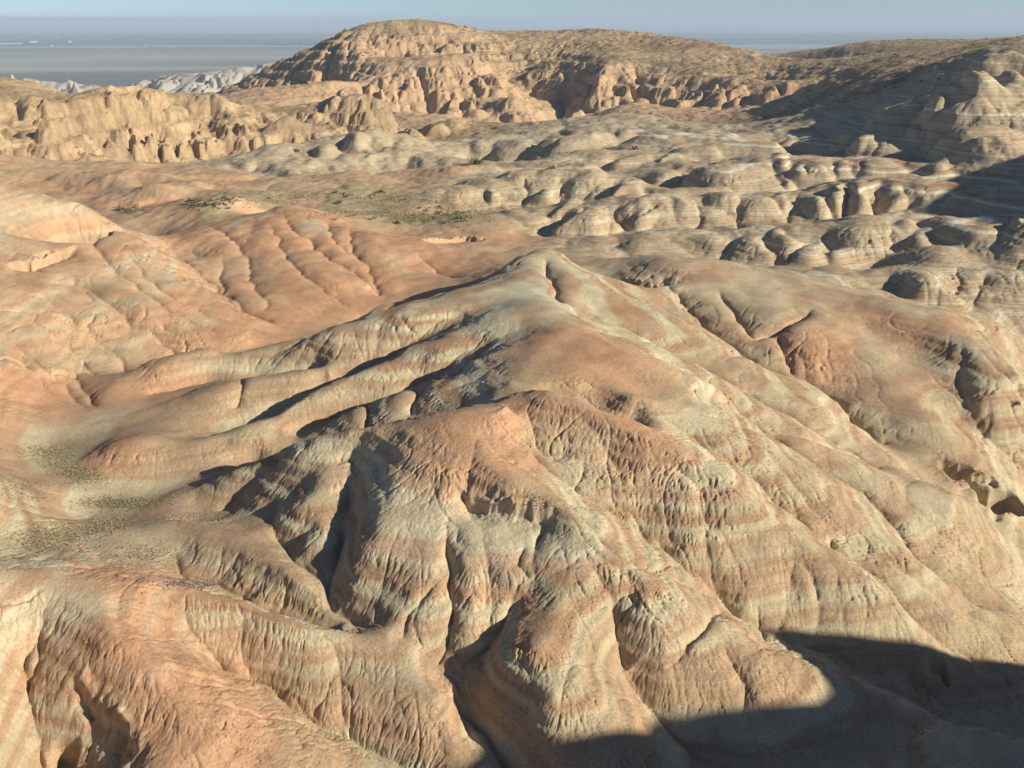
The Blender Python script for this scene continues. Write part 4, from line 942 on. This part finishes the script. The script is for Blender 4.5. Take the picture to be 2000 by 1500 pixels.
scatter('low_scrub', field([(450,392,90,10),(690,382,60,6),(420,408,50,10),(870,415,80,14),(780,425,110,14),(900,432,60,12),(250,412,30,8),(400,402,40,8)], 420, (.3, .7), 5), g_shrub, M_OLIVE, 'dark low scrub clumps around the grassy flat', 'scrub')
WASH = [(60,850,70,30),(100,880,60,30),(150,930,50,20),(60,920,60,20),(230,985,90,12),(90,1060,60,30),(180,1030,80,20)]
scatter('wash_grass', field(WASH, 7000, (.05, .16), 5), g_tuft, M_DRY, 'thin yellow grass on the sandy wash at lower left', 'grass')
def g_stone(sz):
    v = [np.array(q) * sz * PR.uniform(.6, 1.1) for q in ((1,0,.2),(.3,.9,.1),(-.8,.5,.2),(-.7,-.6,.1),(.4,-.9,.2),(.1,.1,.8))]
    return v, [(0,1,5),(1,2,5),(2,3,5),(3,4,5),(4,0,5)]
scatter('loose_stones', field([(170,1040,90,25),(280,1080,80,20),(300,1010,80,15),(60,960,50,30),(350,1000,70,12),(380,1140,60,12),(1030,600,40,12),(1000,985,70,14),(1260,555,40,10),(1880,930,50,20),(150,700,120,90),(850,430,70,12),(890,480,60,8)], 6500, (.02, .09), 3), g_stone, M_STONE, 'small loose stones and crumbs of clay on slopes and washes', 'stones')

# ------------------------------------------------------------------ far settlement on the plain
def on_plain(px, py):
    a_, t_ = ray(px, py); D = 150.0 / -t_
    for _ in range(6): D = (150.0 + D * D / (2 * 6.371e6)) / -t_
    return D * math.sin(a_), D * math.cos(a_), -150.0 - D * D / (2 * 6.371e6)
def box(name, sx, sy, sz, mat, parent, loc=(0, 0, 0), gable=0):
    v = [(x_ * sx / 2, y_ * sy / 2, z_ * sz) for z_ in (0, 1) for x_, y_ in ((-1, -1), (1, -1), (1, 1), (-1, 1))]
    f = [(0, 1, 5, 4), (1, 2, 6, 5), (2, 3, 7, 6), (3, 0, 4, 7), (4, 5, 6, 7)]
    if gable:
        v = [(x_ * sx / 2, y_ * sy / 2, 0) for x_, y_ in ((-1, -1), (1, -1), (1, 1), (-1, 1))] + [(-sx / 2, 0, sz), (sx / 2, 0, sz)]
        f = [(0, 1, 5, 4), (2, 3, 4, 5), (1, 2, 5), (3, 0, 4)]
    o = bpy.data.objects.new(name, mesh_of(name, [np.array(q) for q in v], f, mat)); COL.objects.link(o); o.parent = parent; o.location = loc; return o
for (px, py, w_, d_, h_, lab) in ((66, 83, 44, 16, 9, 'widest bright white shed far out on the plain at upper left'), (57, 83, 14, 10, 6, 'tiny white hut just left of the widest white shed'), (137, 82.5, 22, 12, 9, 'white block right of the widest shed on the far plain'), (102, 90, 14, 10, 6, 'small white building nearest of the far group on the plain'), (113, 75, 12, 10, 6, 'faint white speck of a house behind the far sheds'), (18, 86, 150, 8, 4, 'long low white wall at the left edge of the far plain'), (690, 88, 20, 12, 7, 'white house by the dark tree belt left of the mesa'), (1388, 72, 18, 12, 7, 'tiny white house on the blue plain right of the mesa')):
    p = on_plain(px, py); e = bpy.data.objects.new('farm_building', None); COL.objects.link(e); e.location = p; e.rotation_euler = (0, 0, -math.atan2(p[0], p[1]) + .2)
    e['label'] = lab; e['category'] = 'building'
    box('wall', w_, d_, h_ * .7, M_WHITE, e); box('roof', w_ * 1.04, d_ * 1.1, h_ * .35, M_ROOF, e, (0, 0, h_ * .7), 1)
def g_tree(sz): return leaf_clump(PR, 16, sz * .8, sz, sz * .45)
belt = []
for (x0, x1, yy, n_, sz) in ((510, 705, 88, 260, 7), (300, 500, 80, 120, 6), (0, 260, 79, 160, 6), (200, 420, 92, 60, 5), (1380, 1560, 77, 160, 7), (1500, 1980, 72, 200, 7)):
    for k in range(n_):
        p = on_plain(PR.uniform(x0, x1), yy + PR.gauss(0, 1.6)); belt.append((p, sz * PR.uniform(.6, 1.3)))
scatter('tree_belt', belt, g_tree, M_BELT, 'dark belts of trees far out on the plain', 'trees')

# ------------------------------------------------------------------ air
HZ = max(6.0, float(z.max()) + 3, float(ZMAXW) + 3)
hv = np.array([(sx * 62000, sy, sz) for sz in (float(zp.min()) - 1, HZ) for sx in (-1, 1) for sy in (-400, 62000)], float)
hf = np.array([(0, 1, 3, 2), (4, 6, 7, 5), (0, 2, 6, 4), (1, 5, 7, 3), (0, 4, 5, 1), (2, 3, 7, 6)])
o = add_mesh('haze', hv, hf)
o.data.polygons.foreach_set('use_smooth', np.zeros(6, bool))
o['kind'] = 'stuff'; o['label'] = 'thin blue haze over the distant plain'; o['category'] = 'haze'
m = bpy.data.materials.new('air'); m.use_nodes = True; nt = m.node_tree; nt.nodes.clear()
mo = nt.nodes.new('ShaderNodeOutputMaterial'); pv = nt.nodes.new('ShaderNodeVolumePrincipled')
pv.inputs['Color'].default_value = (0.74, 0.88, 1.0, 1); pv.inputs['Density'].default_value = 1.6e-4; pv.inputs['Anisotropy'].default_value = 0.0
nt.links.new(pv.outputs[0], mo.inputs['Volume']); o.data.materials.append(m)
print('done', round(time.time() - T0, 1))
